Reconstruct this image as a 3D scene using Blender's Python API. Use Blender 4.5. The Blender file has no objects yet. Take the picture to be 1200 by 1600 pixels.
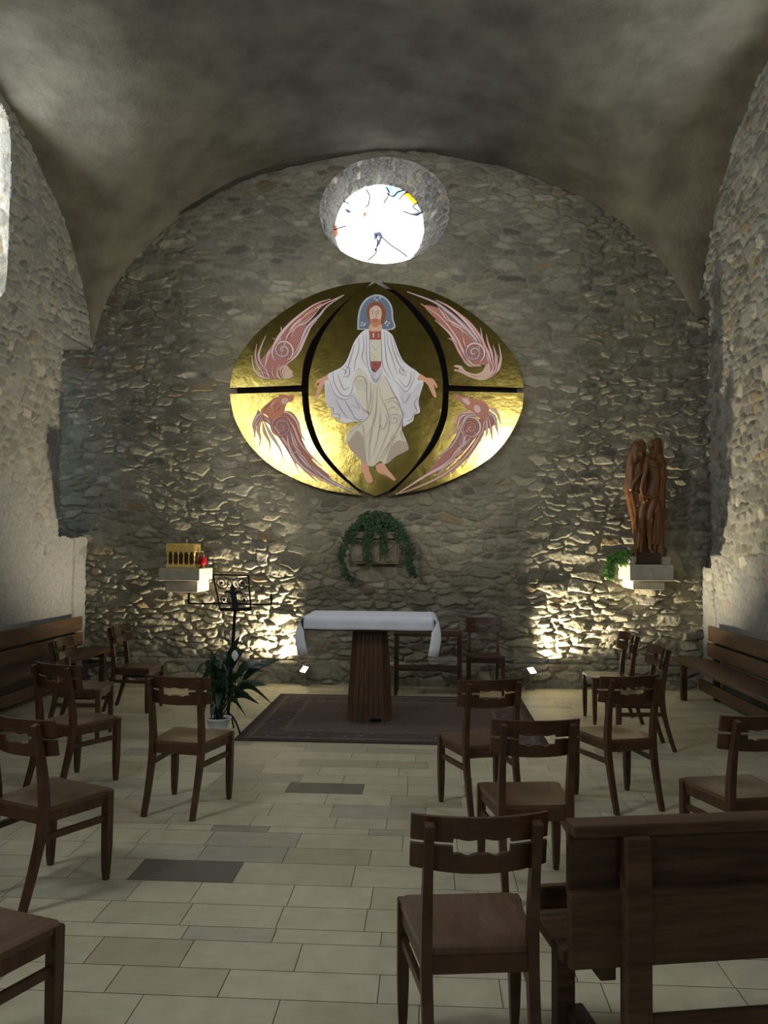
import bpy, bmesh, math, random
import numpy as np
from mathutils import Vector, Matrix
random.seed(7); np.random.seed(7)
R = math.radians
# ------------------------------------------------------------------ camera
EYE = 1.63; FOC = 1292.2; YAW, PIT, ROL = R(3.2), R(2.491), R(.492)
_fw = Vector((-math.sin(YAW)*math.cos(PIT), math.cos(YAW)*math.cos(PIT), math.sin(PIT)))
_r0 = Vector((math.cos(YAW), math.sin(YAW), 0)); _u0 = _r0.cross(_fw)
_ri = _r0*math.cos(ROL)+_u0*math.sin(ROL); _up = -_r0*math.sin(ROL)+_u0*math.cos(ROL)
S = bpy.context.scene; COL = S.collection
cam = bpy.data.cameras.new('camera'); co = bpy.data.objects.new('camera', cam); COL.objects.link(co)
cam.sensor_fit = 'VERTICAL'; cam.sensor_height = 36; cam.lens = FOC/1600*36; cam.clip_start = .05
co.matrix_world = Matrix(((_ri.x,_up.x,-_fw.x,0),(_ri.y,_up.y,-_fw.y,0),(_ri.z,_up.z,-_fw.z,EYE),(0,0,0,1)))
S.camera = co
S.view_settings.view_transform = 'Standard'; S.view_settings.look = 'None'
S.view_settings.gamma = 1; S.view_settings.use_curve_mapping = False
S.view_settings.exposure = 0.95
def ray(px, py): return _fw + _ri*((px-600)/FOC) - _up*((py-800)/FOC)
def at(px, py, Y):                       # a photograph point measured on the plane y = Y
    d = ray(px, py); return Vector((0,0,EYE)) + d*(Y/d.y)
# ------------------------------------------------------------------ world and light levels
W = bpy.data.worlds.new('world'); S.world = W; W.use_nodes = True
W.node_tree.nodes['Background'].inputs[0].default_value = (.5,.6,.75,1); W.node_tree.nodes['Background'].inputs[1].default_value = .3
OCULUS_E = 2.4; SIDE_E = 10.0; REAR_E = 9.0; SPOT_W = 250.0; BEAM_W = 310.0
COOL = (.93,.96,1.0); WARM = (1.0,.86,.62)
def spot(name, loc, aim, watt, deg, blend, col, size):
    l = bpy.data.lights.new(name, 'SPOT'); l.energy = watt; l.color = col; l.spot_size = R(deg); l.spot_blend = blend; l.shadow_soft_size = size
    o = bpy.data.objects.new(name, l); COL.objects.link(o); o.location = loc
    o.rotation_euler = (Vector(aim)-Vector(loc)).to_track_quat('-Z','Y').to_euler(); return o
LAMP_L = Vector((-1.45, 9.77, .17)); LAMP_R = Vector((1.17, 9.77, .20))
AIM_L = Vector((-2.55, 9.72, 1.35)); AIM_R = Vector((2.20, 9.70, 1.50))
spot('floodlight_beam', LAMP_L+(AIM_L-LAMP_L).normalized()*.06, AIM_L, SPOT_W, 92, .7, WARM, .03)
spot('floodlight_beam', LAMP_R+(AIM_R-LAMP_R).normalized()*.06, AIM_R, SPOT_W, 92, .7, WARM, .03)
BEAM = (Vector((-3.80,-2.45,4.37)), Vector((1.91,-2.45,4.26)))
for b_ in BEAM: spot('added_altarpiece_spot', b_+Vector((0,.16,0)), (-.62,9.78,3.3), BEAM_W, 21, .45, (1,.90,.76), .10)  # added unseen spots that brighten the painted figure and the gold
# ------------------------------------------------------------------ helpers
def tag(o, label=None, cat=None, group=None, kind=None):
    for k, v in (('label',label),('category',cat),('group',group),('kind',kind)):
        if v: o[k] = v
    return o
def empty(name, loc=(0,0,0), rz=0):
    o = bpy.data.objects.new(name, None); COL.objects.link(o); o.location = loc; o.rotation_euler = (0,0,rz); o.empty_display_size = .1
    return o
def obj(name, bm, m, parent=None, smooth=False, world=False):
    me = bpy.data.meshes.new(name)
    bmesh.ops.recalc_face_normals(bm, faces=bm.faces[:])
    bm.to_mesh(me); bm.free()
    for x in (m if isinstance(m,(list,tuple)) else [m]): me.materials.append(x)
    if smooth: me.polygons.foreach_set('use_smooth', [True]*len(me.polygons))
    o = bpy.data.objects.new(name, me); COL.objects.link(o)
    if parent:
        o.parent = parent
        if world:
            bpy.context.view_layer.update(); o.matrix_parent_inverse = parent.matrix_world.inverted()
    return o
def npobj(name, V, F, m, cols=None, parent=None, smooth=True):
    me = bpy.data.meshes.new(name); n = len(V); f = len(F)
    me.vertices.add(n); me.vertices.foreach_set('co', np.asarray(V,np.float32).ravel())
    me.loops.add(f*4); me.loops.foreach_set('vertex_index', np.asarray(F,np.int32).ravel())
    me.polygons.add(f); me.polygons.foreach_set('loop_start', np.arange(0,f*4,4,dtype=np.int32)); me.polygons.foreach_set('loop_total', np.full(f,4,np.int32))
    me.update(calc_edges=True)
    if smooth: me.polygons.foreach_set('use_smooth', np.ones(f,bool))
    if cols is not None:
        a = me.color_attributes.new('Col','FLOAT_COLOR','POINT'); c4 = np.ones((n,4),np.float32); c4[:,:3] = cols; a.data.foreach_set('color', c4.ravel())
    me.materials.append(m); me.validate()
    o = bpy.data.objects.new(name, me); COL.objects.link(o)
    if parent: o.parent = parent
    return o
def box(bm, x0,x1,y0,y1,z0,z1, bev=0, M=None):
    r = bmesh.ops.create_cube(bm, size=1); vs = r['verts']
    for v in vs: v.co = Vector(((x0+x1)/2+v.co.x*(x1-x0),(y0+y1)/2+v.co.y*(y1-y0),(z0+z1)/2+v.co.z*(z1-z0)))
    if bev:
        es = list({e for v in vs for e in v.link_edges})
        rr = bmesh.ops.bevel(bm, geom=es, offset=bev, segments=2, affect='EDGES', profile=.6)
        vs = list({v for f in rr['faces'] for v in f.verts} | {v for v in vs if v.is_valid})
    if M is not None:
        for v in vs: v.co = M @ v.co
    return vs
def sweep(bm, pts, sec, caps=True):
    """sec(i) -> list of 2-tuples; frame kept upright"""
    pts = [Vector(p) for p in pts]; rings = []; n = len(pts); prev = None
    for i, p in enumerate(pts):
        t = (pts[min(i+1,n-1)]-pts[max(i-1,0)]).normalized()
        if prev is None:
            a = Vector((0,0,1)) if abs(t.z) < .9 else Vector((0,1,0))
            u = t.cross(a).normalized()
        else: u = (prev - t*prev.dot(t)).normalized()
        prev = u; w = t.cross(u)
        rings.append([bm.verts.new(p+u*a+w*b) for a, b in sec(i)])
    k = len(rings[0])
    for i in range(n-1):
        for j in range(k): bm.faces.new((rings[i][j],rings[i][(j+1)%k],rings[i+1][(j+1)%k],rings[i+1][j]))
    if caps: bm.faces.new(rings[0][::-1]); bm.faces.new(rings[-1])
    return rings
def tube(bm, pts, r, k=8):
    rr = r if callable(r) else (lambda i: r)
    sweep(bm, pts, lambda i: [(rr(i)*math.cos(2*math.pi*j/k), rr(i)*math.sin(2*math.pi*j/k)) for j in range(k)])
def lathe(bm, prof, c=(0,0,0), k=24, sy=1):
    rings = [[bm.verts.new((c[0]+r*math.cos(2*math.pi*j/k), c[1]+sy*r*math.sin(2*math.pi*j/k), c[2]+z)) for j in range(k)] for r, z in prof]
    for a, b in zip(rings, rings[1:]):
        for j in range(k): bm.faces.new((a[j],a[(j+1)%k],b[(j+1)%k],b[j]))
    bm.faces.new(rings[0][::-1]); bm.faces.new(rings[-1])
def smoothline(pts, n=8):
    P = [Vector(p) for p in pts]; P = [P[0]*2-P[1]]+P+[P[-1]*2-P[-2]]; out = []
    for i in range(1, len(P)-2):
        for s in range(n):
            t = s/n; a,b,c,d = P[i-1:i+3]
            out.append(.5*((2*b)+(c-a)*t+(2*a-5*b+4*c-d)*t*t+(-a+3*b-3*c+d)*t**3))
    out.append(P[-2]); return out
# ------------------------------------------------------------------ materials
def mat(name, col, rough=.6, metal=0, nscale=0, namt=.25, bump=0, bscale=60, attr=False, coords='Object', stretch=None, spec=.5, emis=None, estr=0, col2=None, sheen=0):
    m = bpy.data.materials.new(name); m.use_nodes = True; nt = m.node_tree; N = nt.nodes; L = nt.links
    b = N['Principled BSDF']; b.inputs['Base Color'].default_value = (*col,1); b.inputs['Roughness'].default_value = rough; b.inputs['Metallic'].default_value = metal
    b.inputs['Specular IOR Level'].default_value = spec
    if sheen: b.inputs['Sheen Weight'].default_value = sheen
    if emis: b.inputs['Emission Color'].default_value = (*emis,1); b.inputs['Emission Strength'].default_value = estr
    tc = N.new('ShaderNodeTexCoord'); src = tc.outputs[coords]
    if stretch:
        mp = N.new('ShaderNodeMapping'); mp.inputs['Scale'].default_value = stretch; L.new(src, mp.inputs[0]); src = mp.outputs[0]
    cs = None
    if attr:
        a = N.new('ShaderNodeVertexColor'); a.layer_name = 'Col'; cs = a.outputs[0]; L.new(cs, b.inputs['Base Color'])
    if nscale:
        n = N.new('ShaderNodeTexNoise'); n.inputs['Scale'].default_value = nscale; n.inputs['Detail'].default_value = 6; n.inputs['Roughness'].default_value = .6; L.new(src, n.inputs[0])
        mx = N.new('ShaderNodeMix'); mx.data_type = 'RGBA'
        if col2 or not attr:
            c2 = col2 or tuple(max(0,c*(1-2*namt)) for c in col)
            rp = N.new('ShaderNodeMapRange'); rp.inputs[1].default_value = .35; rp.inputs[2].default_value = .65; L.new(n.outputs[0], rp.inputs[0])
            L.new(rp.outputs[0], mx.inputs[0])
            mx.inputs[6].default_value = (*c2,1)
            if cs: L.new(cs, mx.inputs[7])
            else: mx.inputs[7].default_value = (*col,1)
        else:
            rp = N.new('ShaderNodeMapRange'); rp.inputs[1].default_value = .3; rp.inputs[2].default_value = .7; rp.inputs[3].default_value = 1-namt; rp.inputs[4].default_value = 1+namt; L.new(n.outputs[0], rp.inputs[0])
            mx.blend_type = 'MULTIPLY'; mx.inputs[0].default_value = 1; L.new(cs, mx.inputs[6]); L.new(rp.outputs[0], mx.inputs[7])
        L.new(mx.outputs[2], b.inputs['Base Color'])
    if bump:
        n2 = N.new('ShaderNodeTexNoise'); n2.inputs['Scale'].default_value = bscale; n2.inputs['Detail'].default_value = 8; n2.inputs['Roughness'].default_value = .65; L.new(src, n2.inputs[0])
        bp = N.new('ShaderNodeBump'); bp.inputs['Distance'].default_value = bump; bp.inputs['Strength'].default_value = 1; L.new(n2.outputs[0], bp.inputs['Height']); L.new(bp.outputs[0], b.inputs['Normal'])
    return m
def glow(name, col, e):
    m = bpy.data.materials.new(name); m.use_nodes = True; N = m.node_tree.nodes; N.remove(N['Principled BSDF'])
    em = N.new('ShaderNodeEmission'); em.inputs[0].default_value = (*col,1); em.inputs[1].default_value = e
    m.node_tree.links.new(em.outputs[0], N['Material Output'].inputs[0]); return m
M = {}
M['stone'] = mat('rubble_stone', (1,1,1), .92, attr=True, nscale=22, namt=.16, bump=.012, bscale=38, spec=.15)
M['plaster'] = mat('vault_plaster', (.165,.158,.122), .95, nscale=1.9, bump=.022, bscale=9, spec=.1, col2=(.095,.09,.07))
M['floor'] = mat('limestone_floor', (1,1,1), .5, attr=True, nscale=9, namt=.10, bump=.0006, bscale=40, spec=.3)
M['wood'] = mat('chair_wood', (.092,.041,.018), .38, nscale=3, stretch=(2,14,2), namt=.25, bump=.0006, bscale=30, spec=.45)
M['seatwood'] = mat('seat_wood', (.125,.068,.034), .30, nscale=3, stretch=(14,2,2), namt=.2, spec=.5)
M['pew'] = mat('bench_wood', (.10,.053,.025), .50, nscale=3, stretch=(1.2,12,12), namt=.28, bump=.0008, bscale=25, spec=.35)
M['altarwood'] = mat('altar_wood', (.15,.080,.042), .5, nscale=4, stretch=(14,14,1.5), namt=.25, spec=.3)
M['dark'] = mat('dark_board', (.006,.005,.004), .8, spec=.1)
M['iron'] = mat('wrought_iron', (.008,.007,.007), .6, spec=.2)
M['cloth'] = mat('white_linen', (.86,.89,.98), .85, nscale=40, namt=.03, bump=.0006, bscale=220)
M['edge'] = mat('panel_edge', (.16,.045,.025), .6)
M['gold'] = mat('gold_leaf', (.44,.36,.10), .14, metal=1, nscale=7, namt=.16, bump=.0022, bscale=7)
M['goldbox'] = mat('gilt_metal', (.92,.68,.24), .42, metal=1, bump=.004, bscale=90)
M['corbel'] = mat('dressed_stone', (.50,.47,.38), .85, nscale=12, namt=.12, bump=.002, bscale=60)
M['leaf'] = mat('ivy_leaf', (.045,.13,.035), .5, nscale=8, namt=.3)
M['leaf2'] = mat('bright_ivy_leaf', (.14,.36,.06), .5, nscale=8, namt=.3)
M['lily'] = mat('lily_leaf', (.014,.042,.016), .35, nscale=6, namt=.25)
M['pot'] = mat('white_pot', (.62,.66,.68), .35)
M['soil'] = mat('soil', (.02,.014,.01), .95)
M['statue'] = mat('carved_walnut', (.25,.105,.030), .36, nscale=5, stretch=(4,4,1), namt=.28, bump=.002, bscale=50, spec=.5)
M['statuebase'] = mat('statue_base', (.05,.025,.012), .5)
M['red'] = mat('red_glass', (.45,.008,.015), .12, spec=.7); M['red'].node_tree.nodes['Principled BSDF'].inputs['Transmission Weight'].default_value = .35
M['brass'] = mat('brass', (.6,.4,.15), .3, metal=1)
M['steel'] = mat('grey_housing', (.25,.25,.26), .4, metal=.7)
M['black'] = mat('black_object', (.01,.01,.01), .5)
M['lead'] = mat('lead_came', (.01,.01,.012), .7)
# ------------------------------------------------------------------ noise and rubble relief
def vnoise(u, v, seed, scale):
    rs = np.random.RandomState(seed); T = rs.rand(128,128)
    x = u*scale+1000.3; y = v*scale+1000.7; xi = np.floor(x).astype(int); yi = np.floor(y).astype(int); fx = x-xi; fy = y-yi
    fx = fx*fx*(3-2*fx); fy = fy*fy*(3-2*fy)
    a = T[xi%128,yi%128]; b = T[(xi+1)%128,yi%128]; c = T[xi%128,(yi+1)%128]; d = T[(xi+1)%128,(yi+1)%128]
    return (a*(1-fx)+b*fx)*(1-fy)+(c*(1-fx)+d*fx)*fy - .5
def fbm(u, v, seed, scale, o=4):
    return sum(vnoise(u,v,seed+i,scale*2**i)/2**i for i in range(o))
def rubble(u, v, seed, su=.20, sv=.078, amp=.03, base=(.315,.295,.222)):
    rs = np.random.RandomState(seed); n = 256
    J1 = rs.rand(n,n)-.5; J2 = rs.rand(n,n)-.5; Wt = np.where(rs.rand(n,n)<.14, rs.rand(n,n)*.55+.15, rs.rand(n,n)*.22-.1); Hh = rs.rand(n,n); TX = rs.randn(n,n); TY = rs.randn(n,n); C = rs.rand(n,n,3)
    uu = (u + vnoise(u,v,seed+1,2.2)*.14 + vnoise(u,v,seed+5,9)*.035)/su; vv = (v + vnoise(u,v,seed+2,1.1)*.13 + vnoise(u,v,seed+3,5)*.055 + vnoise(u,v,seed+7,14)*.014)/sv
    ci = np.floor(uu).astype(int); cj = np.floor(vv).astype(int)
    F1 = np.full(u.shape,9.); F2 = np.full(u.shape,9.); bi = np.zeros(u.shape,int); bj = np.zeros(u.shape,int); bx = np.zeros(u.shape); by = np.zeros(u.shape)
    for dj in (-2,-1,0,1,2):
        for di in (-2,-1,0,1,2):
            i = ci+di; j = cj+dj; a = i%n; b = j%n
            sx = i+.5+.5*(j%2)-.25+J1[a,b]*.85; sy = j+.5+J2[a,b]*.5
            dx = uu-sx; dy = vv-sy
            d = (np.abs(dx)**2.4+np.abs(dy)**2.4)**(1/2.4) - Wt[a,b]
            nb = d < F1
            F2 = np.where(nb, F1, np.minimum(F2, d)); bi = np.where(nb, a, bi); bj = np.where(nb, b, bj); bx = np.where(nb, dx, bx); by = np.where(nb, dy, by); F1 = np.where(nb, d, F1)
    e = (F2-F1)*.5*sv                      # metres to the joint
    e = e + vnoise(u,v,seed+9,40)*.006
    s = np.clip((e-.002)/.013,0,1); s = s*s*(3-2*s)
    hs = Hh[bi,bj]; gm = np.clip(.55+vnoise(u,v,seed+13,4)*1.6,0,1); h = amp*.30*(1-s) + s*(.30+.60*hs)*amp + s*(bx*TX[bi,bj]+by*TY[bi,bj])*amp*.25 + fbm(u,v,seed+11,18)*amp*.22 - gm*.55*amp*np.exp(-((e-.001)/.0065)**2)
    c = C[bi,bj]; t = .62+.70*c[...,0]
    col = np.array(base)*t[...,None]
    w = (c[...,1] > .93)[...,None]; col = np.where(w, np.array((.40,.37,.31))*t[...,None], col)
    w = (c[...,1] < .035)[...,None]; col = np.where(w, np.array((.31,.235,.14))*t[...,None], col)
    w = ((c[...,2] > .88)&(c[...,1]>.035))[...,None]; col = np.where(w, np.array((.22,.215,.185))*t[...,None], col)
    mort = np.array((.30,.285,.21)); col = mort*(1-s[...,None]*.92)+col*s[...,None]*.92
    col *= (1+fbm(u,v,seed+21,1.3)*.20)[...,None]
    return h, col, s
def sgrid(nu, nv):
    i, j = np.meshgrid(np.arange(nu-1), np.arange(nv-1), indexing='ij'); a = i*nv+j
    return np.stack([a, a+nv, a+nv+1, a+1],-1).reshape(-1,4)
def cut(U, V, F, cx, cy, a, b, n):
    """open a superelliptic hole in a grid; the rim is snapped onto its outline"""
    s = ((np.abs(U-cx)/a)**n+(np.abs(V-cy)/b)**n)**(1/n); s = s.ravel()
    keep = (s[F] >= 1).any(1); F = F[keep]; k = np.zeros(len(s),bool); k[F.ravel()] = True
    m = k & (s < 1); f = np.where(m, 1/np.maximum(s,1e-3), 1).reshape(U.shape)
    return cx+(U-cx)*f, cy+(V-cy)*f, F
YB = 9.95; XL, XR = -4.20, 3.20; XC = -.5; SPR = 3.9; HA = 3.68
# ------------------------------------------------------------------ back wall
OC = (-.58, 5.76, .80, .665)
step = .010
u = np.arange(-4.85, 3.85, step); v = np.arange(-.02, 6.75, step); U, V = np.meshgrid(u, v, indexing='ij'); F = sgrid(len(u), len(v))
h, c, s = rubble(U, V, 3, amp=.030); h2, c2, s2 = rubble(U, V, 31, su=.25, sv=.12, amp=.040)
low = np.clip((1.75+fbm(U,V,77,.9)*.9-V)/.25,0,1)*.999; bigm = (fbm(U,V,55,.8,2) > .30)
k = ((V < .27) | (bigm & (V < 2.6)))[...,None]
c = np.where(k, c2, c); h = np.where(k[...,0], h2, h)
H = h*(.95+.80*low) + np.where(V < .275, .035, 0) - .02*np.exp(-((V-.278)/.012)**2)
U2, V2, F = cut(U, V, F, OC[0], OC[1], OC[2], OC[3], 2)
npobj('wall_back', np.stack([U2, YB-H, V2],-1).reshape(-1,3), F, M['stone'], c.reshape(-1,3)); tag(bpy.data.objects['wall_back'], kind='structure')
# oculus reveal: splayed, rough
nth, nd = 420, 70; th = np.linspace(0, 2*math.pi, nth); dd = np.linspace(0, 1, nd); TH, DD = np.meshgrid(th, dd, indexing='ij')
hx, cxx, sx = rubble(np.where(TH > math.pi, TH-2*math.pi, TH)*.7, DD*.6, 12, su=.05, sv=.13, amp=.018, base=(.17,.155,.155))
ra = OC[2]*(1-DD)+.575*DD; rb = OC[3]*(1-DD)+.575*DD; zc = OC[1]*(1-DD)+5.76*DD; xc = OC[0]*(1-DD)+(-.68)*DD
rr = 1-(hx-.008)*np.minimum(1, DD*8)/.7*(1-.4*DD)
V3 = np.stack([xc+ra*rr*np.cos(TH), YB-.015+DD*.57, zc+rb*rr*np.sin(TH)],-1).reshape(-1,3)
npobj('trim_1', V3, sgrid(nth, nd), M['stone'], cxx.reshape(-1,3)); tag(bpy.data.objects['trim_1'], kind='structure')
# oculus glazing
win = empty('window_1', (-.68, 10.49, 5.76)); tag(win, 'round stained glass window glowing white high in the back wall', 'window', kind='structure')
def disc(bm, c, r, k=64): bm.faces.new([bm.verts.new((c[0]+r*math.cos(2*math.pi*j/k), c[1], c[2]+r*math.sin(2*math.pi*j/k))) for j in range(k)])
bm = bmesh.new(); disc(bm, (0,.02,0), .60); obj('pane', bm, glow('window_daylight', (.90,.96,1.0), OCULUS_E), win)
def shard(pts, col, e, y=10.485):
    bm = bmesh.new(); P = [at(a,b,10.485) for a,b in pts]
    bm.faces.new([bm.verts.new(Vector((p.x, y-.0, p.z))-Vector(win.location)) for p in P]); tag(obj('coloured_pane', bm, glow('coloured_glass', col, e), win), kind='structure')
shard([(631,304),(640,299),(652,309),(655,317),(648,320)], (1,.55,.03), .95)
shard([(602,292),(614,290),(613,297),(607,303)], (.35,.62,1), .9); shard([(612,305),(620,296),(631,298),(624,304),(614,309)], (.35,.62,1), .85)
shard([(538,326),(544,327),(550,332),(543,333)], (.25,.28,.5), .35); shard([(567,333),(574,331),(572,337),(568,339)], (.65,.32,.2), .7)
shard([(584,364),(594,362),(598,368),(594,381),(588,388),(590,376),(585,374)], (.3,.3,.55), .4)
shard([(588,369),(593,370),(592,375),(588,375)], (.95,.97,1), 3, 10.483)
shard([(520,350),(526,352),(528,366),(524,372),(519,362)], (.9,.25,.12), .5); shard([(641,335),(655,330),(661,332),(652,338)], (.35,.4,.6), .5)
bm = bmesh.new()
for ln in ([(572,296),(577,305),(576,319),(571,324)],[(604,293),(608,303),(600,317)],[(596,370),(612,384),(626,393),(636,401)],[(524,305),(536,314),(545,318)],[(624,312),(631,303),(640,300)],
           [(652,317),(645,323),(655,330)],[(520,360),(531,356),(541,353)],[(586,392),(590,380),(588,366)],[(630,330),(648,336),(662,331)],[(575,407),(587,396),(588,388)],[(604,302),(614,307),(622,300),(632,297)]):
    tube(bm, [Vector((q.x,10.478,q.z))-Vector(win.location) for q in smoothline([at(a,b,10.478) for a,b in ln],5)], .0085, 5)
tag(obj('lead_came', bm, M['lead'], win), kind='structure')
# ------------------------------------------------------------------ side walls
WZ = 4.95; WHB = .95                                   # side windows: centre height, half height
def window_box(name, side, yc, hw, label, e=SIDE_E, outer=.5, n=6, zc=WZ, hb=WHB, reveal=True):
    x = XL if side < 0 else XR
    if reveal:
        nth, nd = 300, 36; th = np.linspace(0, 2*math.pi, nth); dd = np.linspace(0,1,nd); TH, DD = np.meshgrid(th, dd, indexing='ij')
        cs, sn = np.cos(TH), np.sin(TH); q = (np.abs(cs)**n+np.abs(sn)**n)**(-1/n)
        a = hw*(1-.22*DD); b = hb*(1-.12*DD)
        hh, cc, ss = rubble(np.where(TH > math.pi, TH-2*math.pi, TH)*.9, DD*outer, 60+side, su=.16, sv=.16, amp=.03, base=(.35,.35,.31))
        f = 1-hh*np.minimum(1,DD*8)
        Y = yc+a*cs*q*f; Z = zc+b*sn*q*f; X = x+side*(DD*outer-.01)
        npobj('trim_2', np.stack([X,Y,Z],-1).reshape(-1,3), sgrid(nth,nd), M['stone'], cc.reshape(-1,3)); bpy.data.objects['trim_2']['kind'] = 'structure' ; bpy.data.objects['trim_2'].name = 'trim_%d' % (3+sum(o.name.startswith('trim_') for o in bpy.data.objects))
    w = empty(name, (x+side*(outer-.02), yc, zc)); tag(w, label, 'window', kind='structure')
    bm = bmesh.new(); box(bm, 0,.02*side if side>0 else .0,-hw*.85,hw*.85,-hb,hb) if False else bm.faces.new([bm.verts.new(p) for p in ((0,-hw*.85,-hb),(0,hw*.85,-hb),(0,hw*.85,hb),(0,-hw*.85,hb))])
    obj('pane', bm, glow('side_daylight', COOL, e), w)
    bm = bmesh.new()
    for zz in np.linspace(-hb*.7, hb*.7, 5): box(bm, -side*.02-.008, -side*.02+.008, -hw*.85, hw*.85, zz-.01, zz+.01)
    box(bm, -side*.02-.008, -side*.02+.008, -.012, .012, -hb, hb)
    tag(obj('window_frame', bm, M['lead'], w), kind='structure')
def side_wall(name, x, side, seed, wy, nz, ny):
    st = .0145; u = np.arange(6.1, YB+.03, st); v = np.arange(-.02, 7.0, st); U, V = np.meshgrid(u, v, indexing='ij'); F = sgrid(len(u), len(v))
    h, c, s = rubble(U, V, seed, su=.15, sv=.10, amp=.034, base=(.24,.24,.215))
    pl = np.clip(((2.1 if side > 0 else 2.6) + fbm(U,V,seed+3,1.0)*1.2 - V)*1.3, 0, 1)*.92          # plaster smeared over the stones low down
    if side < 0: pl = np.maximum(pl, .35)
    c = c*(1-pl[...,None])+np.array((.235,.24,.235))*pl[...,None]; H = h*(1-pl*.85)+fbm(U,V,seed+4,3)*.02
    g = np.exp(-((U-(YB-.40+fbm(U,V,seed+8,3)*.04))/.018)**2)*(V < nz[0]); H = H - g*.05
    U2, V2, F = cut(U, V, F, wy, WZ, .55, WHB, 6)
    cu = U2.ravel()[F].mean(1); cv = V2.ravel()[F].mean(1); e = ny + fbm(cu, cv, seed+6, 4)*.07
    F = F[~((cu > e)&(cv > nz[0]+fbm(cu,cv,seed+7,6)*.04)&(cv < nz[1]))]
    npobj(name, np.stack([x-side*H, U2, V2],-1).reshape(-1,3), F, M['stone'], c.reshape(-1,3))
    w = bpy.data.objects[name]; tag(w, kind='structure')
    bm = bmesh.new()                                   # recess behind: sill, near jamb, inner face, head
    d = .55; xo = x+side*d; z0, z1 = nz
    if side < 0:
        w7 = empty('window_6', (xo-side*.01, ny+.40, 2.9)); tag(w7, 'added narrow window hidden inside the left corner recess', 'window', kind='structure'); b7 = bmesh.new(); b7.faces.new([b7.verts.new(p) for p in ((0,-.2,-.9),(0,.2,-.9),(0,.2,.9),(0,-.2,.9))]); obj('pane', b7, glow('added_recess_glow', (.7,.85,1), .7), w7)  # added unseen pane that brightens the recess with bluish light
    box(bm, min(x-side*.0,xo), max(x,xo), ny-.05, YB+.0, z0-.25, z0-.005); box(bm, min(x,xo), max(x,xo), ny-.30, ny-.04, z0-.2, z1+.2)
    box(bm, min(xo,xo+side*.1), max(xo,xo+side*.1), ny-.3, YB, z0-.25, z1+.25); box(bm, min(x+side*.03,xo), max(x+side*.03,xo), ny-.05, YB, z1, z1+.25)
    o = obj('trim_20' if side<0 else 'trim_21', bm, mat('recess_plaster', (.20,.20,.185), .95, nscale=5, namt=.15, bump=.01, bscale=14)); o['kind'] = 'structure'
    # remaining plain stretch of the wall, with openings for the added nave windows
    return w
side_wall('wall_left', XL, -1, 101, 7.30, (1.72, 4.05), 9.12)
side_wall('wall_right', XR, 1, 205, 7.05, (1.43, 4.6), 9.60)
def plain_wall(name, x, side, holes):
    ys = sorted({-6.2, 6.12, *[a for h in holes for a in (h[0],h[1])]}); zs = sorted({0, 7.0, *[a for h in holes for a in (h[2],h[3])]})
    bm = bmesh.new()
    for a, b in zip(ys, ys[1:]):
        for c, d in zip(zs, zs[1:]):
            if any(a >= h[0]-1e-6 and b <= h[1]+1e-6 and c >= h[2]-1e-6 and d <= h[3]+1e-6 for h in holes): continue
            box(bm, min(x,x+side*.5), max(x,x+side*.5), a, b, c, d)
    tag(obj(name, bm, M['plaster']), kind='structure')
plain_wall('wall_left_nave', XL, -1, [(.9,2.5,3.9,6.0)])
plain_wall('wall_right_nave', XR, 1, [(.9,2.5,3.9,6.0)])
window_box('window_2', -1, 7.30, .55, 'tall side window high in the left wall')
window_box('window_3', 1, 7.05, .55, 'tall side window high in the right wall')
window_box('window_4', -1, 1.7, .8, 'added second side window in the left wall, out of view', outer=.16, reveal=False, e=12)  # added glowing pane, mirrored as the upper-left highlight in the gold
window_box('window_9', 1, 1.7, .8, 'added second side window in the right wall, out of view', outer=.16, reveal=False, e=4)  # added glowing pane for daylight and a mild highlight at the right tip
bm = bmesh.new()
for x0,x1,z0,z1 in ((-4.8,-4.15,0,7),(-4.15,-3.15,0,4.2),(-4.15,-3.15,5.2,7),(-3.15,1.8,0,7),(1.8,2.7,0,4.2),(1.8,2.7,5.2,7),(2.7,3.7,0,7)): box(bm, x0,x1,-6.5,-6.0,z0,z1)
tag(obj('wall_rear', bm, M['plaster']), kind='structure')
for i, (xa, xb) in enumerate(((-4.15,-3.15),(1.8,2.7))):  # added glowing panes behind the camera, mirrored as highlights in the gold
    w = empty('window_%d' % (7+i), ((xa+xb)/2,-6.1,4.7)); tag(w, 'added rear wall window, out of view', 'window', kind='structure'); bm = bmesh.new(); hw = (xb-xa)/2
    bm.faces.new([bm.verts.new(p) for p in ((-hw,0,-.5),(hw,0,-.5),(hw,0,.5),(-hw,0,.5))]); obj('pane', bm, glow('added_rear_glow', (.95,.97,1), REAR_E), w)
# ------------------------------------------------------------------ vault
def vault(X, Y):
    za = SPR+2.57*np.sqrt(np.maximum(0,1-((X-XC)/HA)**2))
    t = np.abs(((Y-6.775)+3.175) % 6.35 - 3.175)/3.175; zb = SPR+.055*(X-XC)+2.35*np.sqrt(np.maximum(0,1-np.minimum(t,1)**2))
    k = .10; return np.logaddexp(za/k, zb/k)*k
xs = XC+3.86*np.sin(np.linspace(-math.pi/2, math.pi/2, 150)); ys = np.arange(-6.2, YB+.04, .08); X, Y = np.meshgrid(xs, ys, indexing='ij')
Z = vault(X, Y) + fbm(X,Y,400,.9,4)*.10
npobj('ceiling', np.stack([X,Y,Z],-1).reshape(-1,3), sgrid(len(xs),len(ys)), M['plaster']); tag(bpy.data.objects['ceiling'], kind='structure')
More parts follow.
